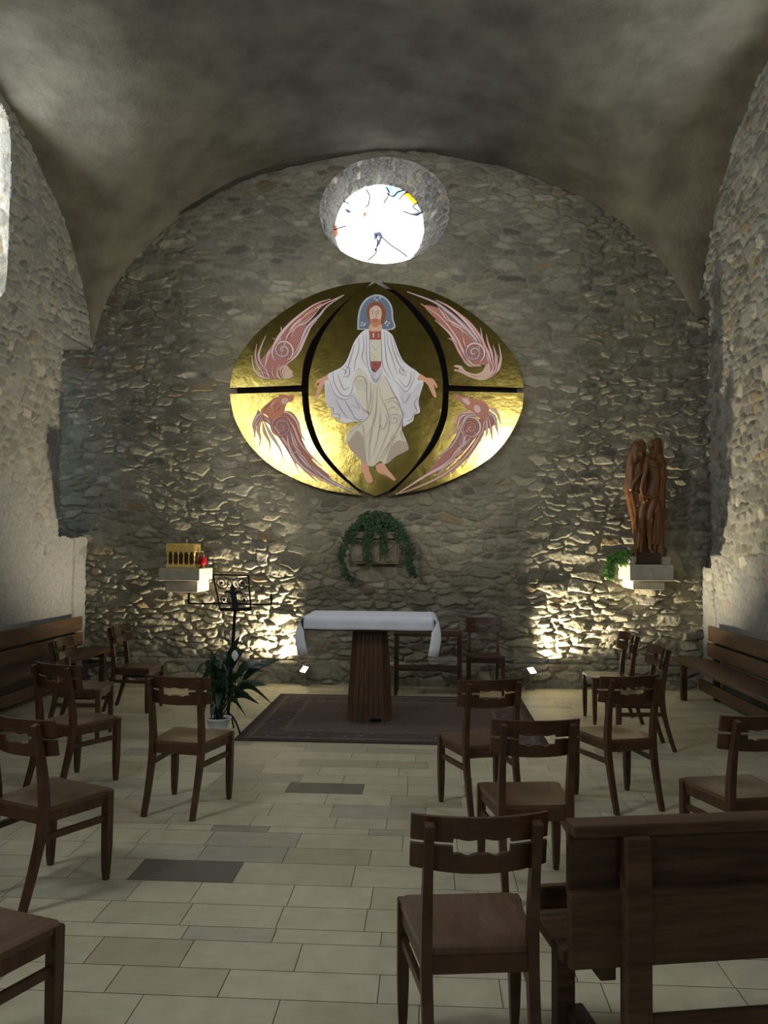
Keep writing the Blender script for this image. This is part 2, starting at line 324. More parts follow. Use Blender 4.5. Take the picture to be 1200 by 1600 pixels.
# ------------------------------------------------------------------ floor
rows = [2.55,2.78,3.03,3.23,3.455,3.58,3.80,4.04,4.31,4.53,4.76,4.86,5.05,5.30,5.53,5.77,5.98]
while rows[-1] < 10.2: rows.append(rows[-1]+random.choice((.16,.2,.22,.24,.26)))
while rows[0] > -6: rows.insert(0, rows[0]-random.choice((.16,.2,.22,.24,.26)))
Vf, Ff, Cf = [], [], []
def quad(x0,x1,y0,y1,z,c):
    n = len(Vf); Vf.extend([(x0,y0,z),(x1,y0,z),(x1,y1,z),(x0,y1,z)]); Ff.append((n,n+1,n+2,n+3)); Cf.extend([c]*4)
quad(-4.8,3.8,-6.4,10.3,-.003,(.17,.155,.12))
for y0, y1 in zip(rows, rows[1:]):
    x = -4.8+random.random()*.5; 
    if abs(y0-3.58)<.01: x = -.94-.41*9
    spc = {4.04:(-1.47,-.95,(.15,.147,.118)), 5.53:(-.955,-.44,(.19,.175,.14)), 4.76:(-1.25,-.92,(.33,.30,.235)), 6.0:(9,9,0)}.get(round(y0,2))
    while x < 3.8:
        L = random.choice((.30,.38,.42,.45,.5,.58))
        t = 1+random.uniform(-.09,.07); c = np.array((.54,.505,.355))*t
        q = random.random()
        if q < .10: c = np.array((.47,.415,.285))*t
        elif q < .20: c = np.array((.46,.435,.325))*t
        elif q > .97: c = np.array((.38,.36,.28))
        a, b = x, x+L
        if spc and a < spc[0] and b > spc[0]-.22: b = spc[0]
        elif spc and abs(a-spc[0]) < 1e-6: b = spc[1]; c = np.array(spc[2])
        g = .0018
        quad(a+g,b-g,y0+g,y1-g,0,tuple(c)); x = b
npobj('floor', Vf, Ff, M['floor'], np.array(Cf), smooth=False); tag(bpy.data.objects['floor'], kind='structure')
# ------------------------------------------------------------------ rug
def rug():
    m = bpy.data.materials.new('woven_rug'); m.use_nodes = True; N = m.node_tree.nodes; L = m.node_tree.links; b = N['Principled BSDF']; b.inputs['Roughness'].default_value = .95; b.inputs['Specular IOR Level'].default_value = .1
    tc = N.new('ShaderNodeTexCoord'); sp = N.new('ShaderNodeSeparateXYZ'); L.new(tc.outputs['Generated'], sp.inputs[0])
    def mth(op, a, b2=None, c=None):
        n = N.new('ShaderNodeMath'); n.operation = op
        for i, q in enumerate((a,b2,c)):
            if q is None: continue
            if isinstance(q,(int,float)): n.inputs[i].default_value = q
            else: L.new(q, n.inputs[i])
        return n.outputs[0]
    dx = mth('MULTIPLY', mth('SUBTRACT', .5, mth('ABSOLUTE', mth('SUBTRACT', sp.outputs[0], .5))), 2.75); dy = mth('MULTIPLY', mth('SUBTRACT', .5, mth('ABSOLUTE', mth('SUBTRACT', sp.outputs[1], .5))), 2.2)
    d = mth('MINIMUM', dx, dy)
    cr = N.new('ShaderNodeValToRGB'); cr.color_ramp.interpolation = 'CONSTANT'; e = cr.color_ramp.elements
    e[0].position = 0; e[0].color = (.07,.052,.048,1); e[1].position = .06; e[1].color = (.115,.088,.08,1)
    for p, c in ((.10,(.17,.14,.115,1)),(.13,(.105,.078,.074,1)),(.36,(.17,.135,.11,1)),(.40,(.13,.098,.088,1))):
        q = e.new(p); q.color = c
    L.new(mth('MULTIPLY', d, 1.0), cr.inputs[0])
    vo = N.new('ShaderNodeTexVoronoi'); vo.inputs['Scale'].default_value = 11; L.new(tc.outputs['Object'], vo.inputs[0])
    vr = N.new('ShaderNodeValToRGB'); vr.color_ramp.interpolation = 'CONSTANT'; q = vr.color_ramp.elements; q[0].color = (.32,.25,.20,1); q[1].position = .17; q[1].color = (0,0,0,1); z = q.new(.30); z.color = (.05,.05,.10,1); z = q.new(.42); z.color = (0,0,0,1)
    L.new(vo.outputs['Distance'], vr.inputs[0])
    inb = mth('MULTIPLY', mth('GREATER_THAN', d, .13), mth('LESS_THAN', d, .36))
    mx = N.new('ShaderNodeMix'); mx.data_type = 'RGBA'; mx.blend_type = 'ADD'; L.new(mth('MULTIPLY_ADD', inb, .45, .15), mx.inputs[0]); L.new(cr.outputs[0], mx.inputs[6]); L.new(vr.outputs[0], mx.inputs[7])
    L.new(mx.outputs[2], b.inputs['Base Color'])
    bm = bmesh.new(); box(bm, -1.32,1.32,-1.1,1.1,.0,.012,.004)
    o = obj('rug', bm, m); o.location = (-.32, 8.05, 0)
    tag(o, 'dark reddish patterned rug lying under the altar', 'rug')
rug()
# ------------------------------------------------------------------ altarpiece
YP = 9.78
ap = empty('altarpiece', (-.62, YP, 3.53)); tag(ap, 'large oval gilded altarpiece of five panels with a robed figure, on the back wall', 'altarpiece')
def poly3(bm, pts, y, thick=0, mi=0):
    P = [at(a,b,YP) for a,b in pts]; f = bm.faces.new([bm.verts.new((p.x+.62, y-YP, p.z-3.53)) for p in P]); f.material_index = mi
    if thick:
        r = bmesh.ops.extrude_face_region(bm, geom=[f]); nv = [g for g in r['geom'] if isinstance(g, bmesh.types.BMVert)]
        for q in nv: q.co.y += thick
    return f
C1 = lambda L: [(350+x/2.5, 420+y/2.5) for x, y in L]
def smooth2(L, n=6): return [(v.x, v.y) for v in smoothline([(a,b,0) for a,b in L], n)]
def panel(name, pts, label=None):
    bm = bmesh.new(); poly3(bm, pts, YP, .05, 0)
    bmesh.ops.recalc_face_normals(bm, faces=bm.faces[:])
    for f in bm.faces:
        if abs(f.normal.y) < .5: f.material_index = 1
    o = obj(name, bm, [M['gold'], M['edge']], ap); 
    if label: o['label'] = label
    return o
ctr = smooth2([(590,55),(510,100),(430,185),(370,280),(334,390),(326,470),(336,580),(380,700),(450,790),(520,855),(590,888)]) + smooth2([(590,888),(650,862),(730,790),(800,690),(848,580),(859,470),(852,390),(820,290),(760,200),(680,110),(590,55)])[1:-1]
ctr = [(592+(x-592)*.984, y) for x, y in ctr]
pc = panel('center_panel', C1(ctr), 'gilded pointed oval panel with a barefoot figure in white robes')
ul_o = smooth2([(572,52),(460,66),(340,105),(230,168),(130,250),(60,340),(32,405),(22,465)]); ul_i = smooth2([(302,455),(312,360),(350,268),(430,168),(500,108),(572,52)])
ll_o = smooth2([(22,489),(40,580),(90,675),(170,758),(280,822),(400,864),(545,886)]); ll_i = smooth2([(545,886),(500,850),(430,790),(358,700),(316,590),(303,480)])
ur_o = smooth2([(618,52),(760,72),(900,130),(1030,222),(1110,310),(1152,388),(1172,465)]); ur_i = smooth2([(880,455),(862,340),(820,238),(750,150),(690,96),(618,52)])
lr_o = smooth2([(1172,485),(1160,560),(1110,660),(1040,738),(940,800),(800,858),(640,886)]); lr_i = smooth2([(640,886),(670,862),(740,790),(820,700),(868,590),(879,478)])
pul = panel('wing_panel', C1(ul_o+ul_i), 'upper left gilded panel with a winged human head')
pll = panel('wing_panel', C1(ll_o+ll_i), 'lower left gilded panel with a red winged beast head turned upward')
pur = panel('wing_panel', C1(ur_o+ur_i), 'upper right gilded panel with a feathered arm and open hand')
plr = panel('wing_panel', C1(lr_o+lr_i), 'lower right gilded panel with a winged long-snouted beast head')
bm = bmesh.new(); cxp, cyp = 597, 470
full = ul_o[::-1]+ul_i[::-1][:0]+ur_o[1:]+lr_o[1:]+ll_o[::-1][1:]
poly3(bm, C1([(cxp+(x-cxp)*.955, cyp+(y-cyp)*.955) for x, y in full]), YP+.052, .025); obj('backing_board', bm, M['dark'], ap)
bm = bmesh.new()
for x in (-1.1,0,1.1): bm.free(); bm = bmesh.new(); box(bm, x-.03,x+.03,.077,.135,-.8,.8); obj('wall_batten', bm, M['dark'], ap); bm = bmesh.new()
PAL = {'white':(.88,.88,.93),'white2':(.76,.75,.83),'lilac':(.42,.34,.42),'grey':(.38,.40,.50),'cream':(.80,.77,.62),'creamd':(.50,.44,.34),'taupe':(.55,.46,.37),'skin':(.85,.47,.30),'skind':(.40,.14,.07),
       'hair':(.30,.09,.04),'red':(.40,.10,.08),'redd':(.22,.04,.04),'blue':(.17,.22,.31),'rim':(.50,.60,.64),'pink':(.68,.32,.25),'lpink':(.88,.64,.60),'mauve':(.26,.10,.11),'bluegrey':(.40,.40,.52),'orange':(.66,.26,.15),'body':(.52,.22,.18),'gem':(.9,.9,.85),'lskin':(.78,.58,.46),'dk':(.09,.04,.03),'brown':(.28,.10,.06),'beast':(.60,.27,.20)}
PM = {k: mat('paint_'+k, v, .45, spec=.3) for k, v in PAL.items()}
class Paint:
    def __init__(s, parent, fx, fy, k): s.bm = bmesh.new(); s.par = parent; s.fx, s.fy, s.k = fx, fy, k; s.mats = []; s.z = .0012
    def pt(s, L): return [(s.fx+x/s.k, s.fy+y/s.k) for x, y in L]
    def mi(s, c):
        if c not in s.mats: s.mats.append(c)
        return s.mats.index(c)
    def fill(s, L, c, sm=True):
        if sm: L = smooth2(list(L)+[L[0]], 4)[:-1]
        s.z += .00022; poly3(s.bm, s.pt(L), YP-s.z, 0, s.mi(c))
    def stroke(s, L, w, c, w0=.15, peak=.35):
        Q = smooth2(L, 6) if len(L) > 2 else L; s.z += .00012; n = len(Q); mi = s.mi(c); a, b = [], []
        for i, (x, y) in enumerate(Q):
            x0,y0 = Q[max(i-1,0)]; x1,y1 = Q[min(i+1,n-1)]; l = math.hypot(x1-x0,y1-y0) or 1; t = i/(n-1)
            ww = w*.5*(w0+(1-w0)*(t/peak if t < peak else (1-t)/(1-peak)))
            a.append((x-(y1-y0)/l*ww, y+(x1-x0)/l*ww)); b.append((x+(y1-y0)/l*ww, y-(x1-x0)/l*ww))
        def P(L): return [s.bm.verts.new(Vector((p.x+.62, -s.z, p.z-3.53))) for p in (at(u_,v_,YP) for u_,v_ in s.pt(L))]
        A, B = P(a), P(b)
        for i in range(n-1):
            f = s.bm.faces.new((A[i],A[i+1],B[i+1],B[i])); f.material_index = mi
    def feather(s, L, w, c, edge='mauve'):
        s.stroke(L, w*1.55, edge); s.stroke(L, w*1.1, c); s.stroke([(x-1,y-1) for x,y in L], w*.5, 'lpink')
    def spiral(s, x, y, r, turns, a0, w, c, edge='mauve', sgn=1):
        L = [(x+r*(1-t)**.9*math.cos(a0+sgn*turns*2*math.pi*t), y+r*(1-t)**.9*math.sin(a0+sgn*turns*2*math.pi*t)) for t in np.linspace(0,.97,26)]
        s.stroke(L, w*1.35, edge, .5, .1); s.stroke(L, w*.85, c, .4, .1)
    def done(s, name):
        return obj(name, s.bm, [PM[c] for c in s.mats], s.par)
g = Paint(pc, 470, 440, 4.85)
g.fill([(428,364),(432,262),(452,186),(487,136),(530,108),(575,98),(622,108),(668,146),(694,200),(701,280),(697,364)], 'rim'); 
g.fill([(440,356),(445,262),(463,196),(495,147),(535,120),(575,112),(616,120),(658,152),(682,204),(689,280),(686,356)], 'blue')
for x,y in ((577,140),(600,125),(560,128),(462,312),(478,330),(458,332),(485,318),(640,315),(655,332),(668,315),(650,303)): g.fill([(x-5,y-4),(x+5,y-5),(x+6,y+4),(x-4,y+5)], 'gem')
g.fill([(503,262),(500,225),(510,185),(540,160),(572,154),(605,165),(632,195),(642,240),(636,285),(615,320),(530,310)], 'hair')
g.fill([(526,318),(605,318),(612,368),(565,385),(515,368)], 'skin'); g.fill([(540,352),(595,352),(590,366),(545,366)], 'lskin')
g.fill([(519,232),(527,205),(550,186),(580,184),(604,202),(613,232),(611,265),(604,298),(588,324),(565,334),(542,322),(527,292)], 'lskin')
g.fill([(521,275),(538,288),(552,280),(565,284),(578,280),(596,288),(610,272),(607,305),(592,332),(566,348),(540,334),(527,308)], 'orange')
g.stroke([(545,304),(565,300),(586,304)], 6, 'redd'); g.stroke([(542,292),(565,284),(588,292)], 5, 'hair')
for x in (545,586): g.fill([(x-11,240),(x,234),(x+11,240),(x,246)], 'gem'); g.fill([(x-4,236),(x+4,236),(x+4,244),(x-4,244)], 'dk'); g.stroke([(x-15,228),(x,222),(x+14,228)], 5, 'brown')
g.stroke([(568,225),(572,250),(575,268),(562,272)], 5, 'skind'); g.stroke([(528,210),(560,172),(570,160)], 6, 'brown'); g.stroke([(610,210),(590,176),(572,160)], 6, 'brown')
g.stroke([(505,230),(512,190),(545,166)], 6, 'skind'); g.stroke([(638,230),(625,190),(600,172)], 6, 'skind')
# arms, hands, feet
g.fill([(245,682),(195,712),(150,735),(122,748),(106,788),(114,796),(128,770),(140,775),(112,862),(118,882),(132,880),(158,818),(178,780),(215,752)], 'skin')
for L in ([(122,765),(112,795)],[(148,790),(124,872)],[(160,795),(138,868)]): g.stroke(L, 4, 'skind')
g.fill([(860,690),(905,700),(950,728),(995,735),(1022,765),(1036,800),(1026,806),(1006,780),(1028,868),(1010,876),(984,830),(962,785),(925,752),(870,735)], 'skin')
for L in ([(1000,750),(1030,798)],[(985,790),(1012,868)],[(995,790),(1022,865)]): g.stroke(L, 4, 'skind')
g.fill([(455,1350),(512,1350),(516,1420),(545,1498),(540,1520),(505,1522),(478,1470),(458,1410)], 'skin'); g.fill([(565,1395),(620,1375),(665,1430),(715,1492),(706,1508),(650,1474),(585,1446)], 'skin')
for x in (500,512,524,535): g.stroke([(x-5,1490),(x,1520)], 4, 'skind')
g.stroke([(600,1440),(650,1470),(700,1502)], 4, 'skind'); g.stroke([(660,1450),(708,1498)], 4, 'skind')
# dress underside, skirt
g.fill([(345,1200),(380,1150),(440,1130),(490,1180),(505,1380),(450,1345),(385,1280)], 'taupe'); g.fill([(700,1180),(780,1180),(818,1262),(790,1290),(720,1325),(640,1385),(650,1280)], 'taupe')
for L in ([(390,1180),(400,1230),(430,1320)],[(425,1160),(440,1250),(455,1340)],[(460,1180),(470,1260),(480,1350)],[(760,1220),(740,1270),(700,1320)],[(735,1220),(700,1280),(670,1350)]): g.stroke(L, 7, 'creamd')
g.fill([(405,700),(440,662),(500,680),(560,740),(640,700),(700,820),(750,930),(778,1030),(765,1110),(780,1160),(802,1215),(760,1205),(720,1215),(670,1280),(640,1380),(600,1362),(545,1400),(505,1380),(490,1290),(470,1180),(430,1130),(395,1165),(360,1215),(340,1215),(360,1140),(410,1090),(480,1050),(520,1000),(450,930),(410,850)], 'cream')
# cloak
g.fill([(515,360),(470,378),(428,425),(400,470),(375,535),(345,605),(305,652),(245,682),(203,708),(212,745),(183,757),(184,830),(190,900),(205,950),(235,970),(240,1025),(285,1035),(295,1060),(350,1073),(400,1060),(430,1062),(480,1052),(512,1010),(470,940),(430,860),(405,780),(410,700),(440,660),(480,680),(530,760),(575,775),(560,700),(525,640),(520,500),(518,400)], 'white')
g.fill([(610,358),(655,374),(693,408),(718,465),(745,540),(775,600),(825,645),(866,672),(899,704),(882,742),(930,758),(912,830),(892,910),(902,990),(862,1010),(850,1055),(800,1088),(776,1098),(776,1020),(745,920),(690,820),(640,715),(600,740),(585,772),(560,765),(570,690),(606,640),(606,500)], 'white')
g.fill([(195,760),(260,860),(350,895),(400,840),(430,880),(500,1000),(480,1045),(430,1055),(300,1020),(250,950),(200,930)], 'white2'); g.fill([(925,765),(880,780),(830,845),(780,830),(740,800),(760,920),(785,1030),(840,1020),(880,960),(900,850)], 'white2')
g.fill([(522,660),(568,690),(612,640),(620,720),(590,768),(572,776),(545,760),(525,715)], 'white2')
g.fill([(520,438),(608,438),(609,606),(524,606)], 'cream', False); g.fill([(518,380),(608,380),(608,442),(521,442)], 'red', False); g.fill([(545,392),(556,392),(556,425),(545,425)], 'lpink', False); g.fill([(585,392),(596,392),(596,425),(585,425)], 'pink', False)
g.fill([(523,605),(611,605),(608,640),(568,692),(532,645)], 'red', False); g.fill([(560,622),(572,620),(574,634),(562,636)], 'redd')
for L in ([(540,480),(565,520),(595,480)],[(535,540),(565,575),(600,540)],[(535,575),(565,600),(600,572)]): g.stroke(L, 5, 'creamd')
for i, L in enumerate(([(520,370),(522,500),(530,640),(560,720)],[(495,375),(500,480),(498,570),(520,680),(560,745)],[(470,390),(478,500),(465,580),(500,650)],[(440,425),(440,520),(415,600),(405,680)],[(410,480),(385,560),(360,640),(330,700)],
    [(608,370),(612,500),(622,640),(680,740)],[(632,375),(640,500),(655,620),(700,730)],[(655,385),(662,480),(700,600),(730,700)],[(680,410),(700,520),(740,620),(800,720)],[(700,430),(730,540),(770,620)],
    [(245,690),(252,760),(300,850),(360,870),(390,820),(395,760)],[(215,745),(250,840),(300,885),(350,893),(395,860)],[(280,700),(300,760),(330,820),(370,800)],[(330,640),(370,660),(360,720),(310,720)],[(310,660),(345,680),(330,715)],
    [(865,680),(850,760),(800,835),(750,790),(700,740)],[(840,680),(830,750),(795,800),(745,740)],[(760,640),(750,690),(800,720)],[(780,640),(775,670),(810,690)],[(265,890),(300,960),(360,1040)],[(330,900),(370,960),(420,1055)],[(400,870),(430,920),(440,965),(380,930)],
    [(215,950),(245,960),(250,1010)],[(250,1000),(290,1010),(300,1050)],[(400,1030),(440,1050),(480,1040)],[(760,870),(790,920),(820,870),(830,850)],[(890,870),(860,930),(880,980),(850,1010)],[(860,1000),(840,1040),(800,1060)],[(640,720),(700,840),(745,920),(775,1020)],[(530,700),(560,745),(585,740),(610,690)],[(535,730),(570,765),(600,725)])):
    g.stroke(L, 7 if i % 2 else 8, 'lilac' if i % 3 else 'grey', .3, .5)
for i, L in enumerate(([(410,760),(430,720),(480,730),(500,790),(500,900),(520,1000)],[(560,780),(545,900),(520,1010),(440,1090),(370,1150)],[(580,790),(575,920),(560,1050),(500,1180)],[(590,790),(620,900),(660,1000),(670,1100),(620,1240),(560,1380)],[(530,760),(530,880),(505,990)],
    [(450,930),(480,980),(515,1005)],[(560,1000),(540,1120),(520,1250),(520,1370)],[(600,950),(600,1080),(580,1200),(545,1330)],[(640,920),(700,905),(750,950),(775,1030),(720,1150),(640,1270),(590,1380)],[(660,980),(700,950),(740,980)],[(640,900),(720,880),(745,920)],[(700,1140),(670,1240),(620,1350)],[(770,1110),(760,1160),(790,1210)],[(420,1080),(470,1090),(480,1180),(500,1290)],[(610,1020),(600,1080),(625,1120),(655,1060),(640,1010)],[(740,1160),(700,1200),(680,1270)])):
    g.stroke(L, 7, 'creamd' if i % 2 else 'lilac', .3, .5)
g.spiral(460,775,48,1.7,.2,7,'white','creamd'); g.spiral(708,1045,55,1.8,1.2,8,'white2','lilac',-1)
g.done('painted_figure')
def creature(par, fx, fy, k, bodies, feathers, sp, extra, name):
    p = Paint(par, fx, fy, k)
    for L, c in bodies[0]: p.fill(L, c)
    for i, (L, w) in enumerate(feathers):
        p.feather(L, w, ('lpink','pink','bluegrey','lpink','pink')[i%5] if name != 'painted_red_beast' else ('lpink','pink','pink','orange','bluegrey')[i%5])
    for a in sp: p.spiral(*a)
    for L, c in bodies[1]: p.fill(L, c)
    for L, w, c in extra: p.stroke(L, w, c)
    p.done(name)
creature(pul, 350, 430, 4.572,
 ([([(300,735),(240,650),(300,560),(420,400),(560,280),(700,200),(600,330),(540,480),(470,620),(430,680),(380,740)],'body')],[([(395,665),(425,645),(455,652),(480,680),(492,688),(488,705),(494,716),(480,733),(445,742),(415,735)],'lskin')]),
 [([(340,740),(270,725),(215,670),(197,575)],16),([(330,720),(255,670),(225,580),(235,490)],16),([(310,700),(250,600),(262,520),(300,430)],16),([(290,660),(320,560),(400,460),(410,370)],20),([(300,600),(350,520),(380,470),(345,450)],12),
  ([(360,610),(345,540),(400,430),(500,320),(640,215),(760,170)],20),([(400,600),(440,470),(500,360),(600,280),(700,215),(850,145)],24),([(470,620),(540,500),(590,380),(680,290),(740,220),(860,140)],20),([(430,650),(520,570),(580,450),(620,370),(665,320)],16),([(440,500),(455,430),(520,370),(620,290)],16),([(480,440),(520,370),(600,330),(690,230)],14),([(500,400),(570,300),(640,250),(700,230)],12),
  ([(290,730),(270,690),(260,650)],12),([(330,740),(310,700),(300,660)],12),([(370,740),(345,700),(350,650)],12),([(410,745),(380,710),(395,640)],14),([(440,745),(420,700),(430,655)],12)],
 [(422,537,78,2.0,1.2,17,'lpink','mauve',-1),(422,537,62,1.8,4.0,8,'bluegrey','mauve',-1)],
 [([(430,650),(410,690),(430,745)],8,'mauve'),([(450,655),(430,700),(450,742)],7,'pink'),([(452,678),(466,675)],6,'dk'),([(486,712),(474,716)],4,'redd')], 'painted_winged_head')
creature(pll, 350, 430, 4.572,
 ([([(240,960),(290,1000),(360,1030),(450,985),(520,1080),(570,1200),(640,1330),(760,1440),(640,1420),(520,1330),(400,1160),(300,1050),(225,1050)],'body')],
  [([(395,868),(410,850),(440,855),(470,862),(494,856),(499,870),(497,888),(480,902),(455,910),(440,940),(425,990),(380,1010),(345,1035),(300,1000),(262,975),(290,935),(350,885)],'orange'),([(420,880),(450,880),(460,895),(435,925),(410,905)],'lskin')]),
 [([(290,970),(235,1010),(208,1070),(212,1110)],18),([(280,985),(230,1060),(220,1110),(220,1170)],18),([(275,1000),(245,1100),(258,1160),(255,1225)],18),([(270,1020),(290,1120),(325,1190),(330,1260)],16),([(280,1030),(330,1130),(400,1240),(430,1340)],18),([(290,1010),(380,1120),(470,1270),(540,1415)],20),([(310,1020),(430,1180),(530,1340),(670,1480)],24),
  ([(400,990),(460,985),(520,1050),(545,1130),(580,1185)],24),([(450,1010),(500,1090),(545,1200),(620,1290),(700,1365)],24),([(470,1080),(500,1200),(570,1330),(700,1440),(900,1540)],26),([(450,1130),(470,1240),(540,1350),(680,1450),(820,1520)],22),([(490,1130),(520,1210),(560,1300)],14),([(480,1200),(540,1260),(600,1350)],14),([(480,1260),(560,1290),(640,1400),(740,1470)],14),([(620,1360),(760,1470),(960,1560)],20)],
 [(412,1085,80,2.1,-1.2,19,'pink','mauve',-1),(412,1085,62,1.9,1.6,9,'bluegrey','red',-1)],
 [([(422,872),(440,870)],7,'dk'),([(480,880),(496,884)],5,'redd'),([(398,872),(392,855),(410,862)],6,'brown'),([(370,895),(340,930),(350,960)],7,'lpink'),([(390,910),(365,940),(370,970)],7,'mauve'),([(340,910),(300,950),(290,975)],7,'mauve'),([(405,930),(390,960),(360,985)],6,'redd')], 'painted_red_beast')
creature(pur, 590, 430, 4.571,
 ([([(820,720),(760,640),(640,640),(580,540),(480,380),(330,220),(470,250),(620,360),(740,490),(840,600)],'body')],
  [([(540,652),(560,642),(600,650),(612,668),(650,695),(700,705),(745,690),(770,650),(795,630),(805,680),(800,725),(770,748),(720,748),(660,730),(610,705),(575,690),(548,684),(552,672),(575,675),(580,665)],'lskin')]),
 [([(740,650),(650,640),(600,560),(545,460),(500,400),(410,320)],24),([(760,630),(680,640),(610,540),(560,440),(450,300),(310,205)],26),([(740,560),(700,460),(600,350),(500,260),(400,190),(210,118)],28),([(790,620),(750,500),(680,390),(590,290),(500,220),(415,178)],22),([(800,640),(770,520),(720,420),(650,330),(560,255)],20),([(820,650),(790,560),(755,480),(735,375)],18),([(830,650),(815,560),(790,490),(775,420)],18),([(840,660),(845,580),(825,500)],18),([(810,730),(860,670),(880,590),(865,490)],18),([(800,735),(845,670),(860,570)],16),([(790,740),(820,680),(830,620)],14),
  ([(640,640),(590,560),(540,470),(500,450)],16),([(470,250),(520,330),(600,400),(610,430)],14),([(480,310),(560,350),(650,400)],14),([(520,350),(600,390),(700,480)],14),([(430,220),(480,300),(500,330)],12),([(610,440),(620,490),(640,540)],14)],
 [(688,553,80,2.1,1.0,19,'lpink','mauve',-1),(688,553,62,1.9,3.8,9,'bluegrey','mauve',-1)],
 [([(560,655),(600,665)],5,'skind'),([(556,680),(600,682),(640,700)],4,'skind'),([(640,705),(700,725),(760,720)],10,'pink')], 'painted_winged_arm')
creature(plr, 590, 430, 4.571,
 ([([(850,1060),(790,990),(740,1030),(640,990),(580,1100),(500,1240),(350,1420),(470,1390),(620,1260),(720,1140),(800,1090)],'body')],
  [([(550,853),(565,850),(600,868),(640,868),(665,880),(720,888),(768,908),(795,950),(790,1000),(745,1032),(715,1010),(690,985),(640,955),(600,912),(560,882)],'beast'),([(600,880),(640,880),(660,905),(650,930),(615,905)],'lpink'),([(690,930),(725,935),(735,970),(710,985),(690,960)],'lpink'),([(640,890),(700,900),(740,925),(690,925)],'orange')]),
 [([(700,985),(620,985),(560,1030),(526,1075)],18),([(700,990),(600,1010),(560,1100),(480,1185)],22),([(730,1000),(640,1010),(590,1110),(530,1220),(400,1322)],24),([(640,1100),(600,1220),(500,1340),(330,1440),(130,1568)],28),([(760,1040),(720,1160),(620,1300),(480,1420),(320,1500),(160,1560)],26),([(790,1010),(740,1140),(680,1250),(608,1372)],20),([(780,1030),(700,1200),(600,1330),(528,1418)],22),([(770,960),(830,1010),(850,1090),(862,1145)],18),([(780,940),(850,980),(880,1070)],18),([(790,1000),(810,1100),(818,1178)],16),([(780,1010),(780,1110),(770,1170)],16),([(770,1020),(750,1110),(735,1190)],14),
  ([(700,1120),(600,1230),(590,1160)],14),([(640,1180),(560,1260),(500,1340)],14),([(640,1240),(560,1290),(440,1400)],14),([(580,1300),(500,1350),(430,1430)],14),([(560,1100),(610,1130),(600,1210)],14)],
 [(665,1090,78,2.1,-1.8,19,'lpink','mauve',1),(665,1090,60,1.9,1.0,9,'pink','redd',1)],
 [([(615,885),(640,878)],6,'dk'),([(556,862),(600,885)],4,'redd'),([(655,880),(668,872),(674,885)],6,'brown')], 'painted_snouted_beast')
# ------------------------------------------------------------------ stone corbels
def corbel(parts, name, label, loc):
    r = empty(name, loc); tag(r, label, 'stone bracket')
    for n, (x0,x1,y0,y1,z0,z1) in parts:
        bm = bmesh.new(); box(bm, x0-loc[0],x1-loc[0],y0-loc[1],y1-loc[1],z0-loc[2],z1-loc[2],.012); obj(n, bm, M['corbel'], r)
    return r
M['corbel2'] = mat('old_stone', (.30,.27,.19), .9, nscale=10, namt=.25, bump=.006, bscale=30)
corbel([('shelf_slab',(-3.11,-2.63,9.35,9.93,1.235,1.375)),('bracket_block',(-3.05,-2.67,9.42,9.93,1.10,1.235))], 'stone_corbel', 'pale stone corbel under the gilt casket', (-2.87,9.93,1.10))
corbel([('shelf_slab',(2.22,2.70,9.35,9.93,1.29,1.47)),('bracket_block',(2.27,2.62,9.42,9.93,1.19,1.29)),('corner_stop',(2.60,2.71,9.50,9.93,1.47,1.56))], 'stone_corbel', 'pale stone corbel carrying the carved wooden statue', (2.46,9.93,1.19))
_c = M['corbel']; M['corbel'] = M['corbel2']; cc = corbel([('shelf_slab',(-.95,-.33,9.66,9.93,1.74,1.82)),('bracket_block',(-.90,-.37,9.76,9.93,1.44,1.74))], 'stone_corbel', 'stone corbel hung with trailing ivy above the altar', (-.64,9.93,1.44)); M['corbel'] = _c
bm = bmesh.new()
for x in (-.22,-.02,.18):
    if x > -.2: obj('carved_boss', bm, M['corbel2'], cc); bm = bmesh.new()
    box(bm, x-.075,x+.075,-.20,-.15,.02,.30,.03)
obj('carved_boss', bm, M['corbel2'], cc)
# gilt casket
cb = empty('gilt_casket', (-2.882, 9.55, 1.376)); tag(cb, 'small gilt casket with an arcade of columns on the left corbel', 'casket')
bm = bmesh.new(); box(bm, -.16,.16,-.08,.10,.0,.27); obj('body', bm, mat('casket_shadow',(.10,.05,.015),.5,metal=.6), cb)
bm = bmesh.new(); box(bm, -.175,.175,-.105,.11,0,.045,.008); obj('plinth', bm, M['goldbox'], cb)
bm = bmesh.new(); box(bm, -.175,.175,-.105,.11,.185,.285,.01)
for i in range(60): 
    x = random.uniform(-.165,.165); z = random.uniform(.19,.275); bmesh.ops.create_icosphere(bm, subdivisions=1, radius=random.uniform(.006,.012), matrix=Matrix.Translation((x,-.106,z)))
obj('frieze', bm, M['goldbox'], cb)
for i in range(6):
    x = -.155+i*.062; bm = bmesh.new(); lathe(bm, [(.014,.045),(.014,.06),(.008,.065),(.008,.15),(.015,.165),(.015,.19)], (x,-.09,0), 10); obj('column', bm, M['goldbox'], cb)
for i in range(5):
    x = -.124+i*.062; bm = bmesh.new(); tube(bm, [(x+.022*math.cos(a),-.095,.165+.028*math.sin(a)) for a in np.linspace(0,math.pi,10)], .006, 6); obj('arch', bm, M['goldbox'], cb)
bm = bmesh.new(); lathe(bm, [(.012,.285),(.006,.30),(.016,.315),(.004,.34)], (.04,0,0), 10); obj('finial', bm, M['goldbox'], cb)
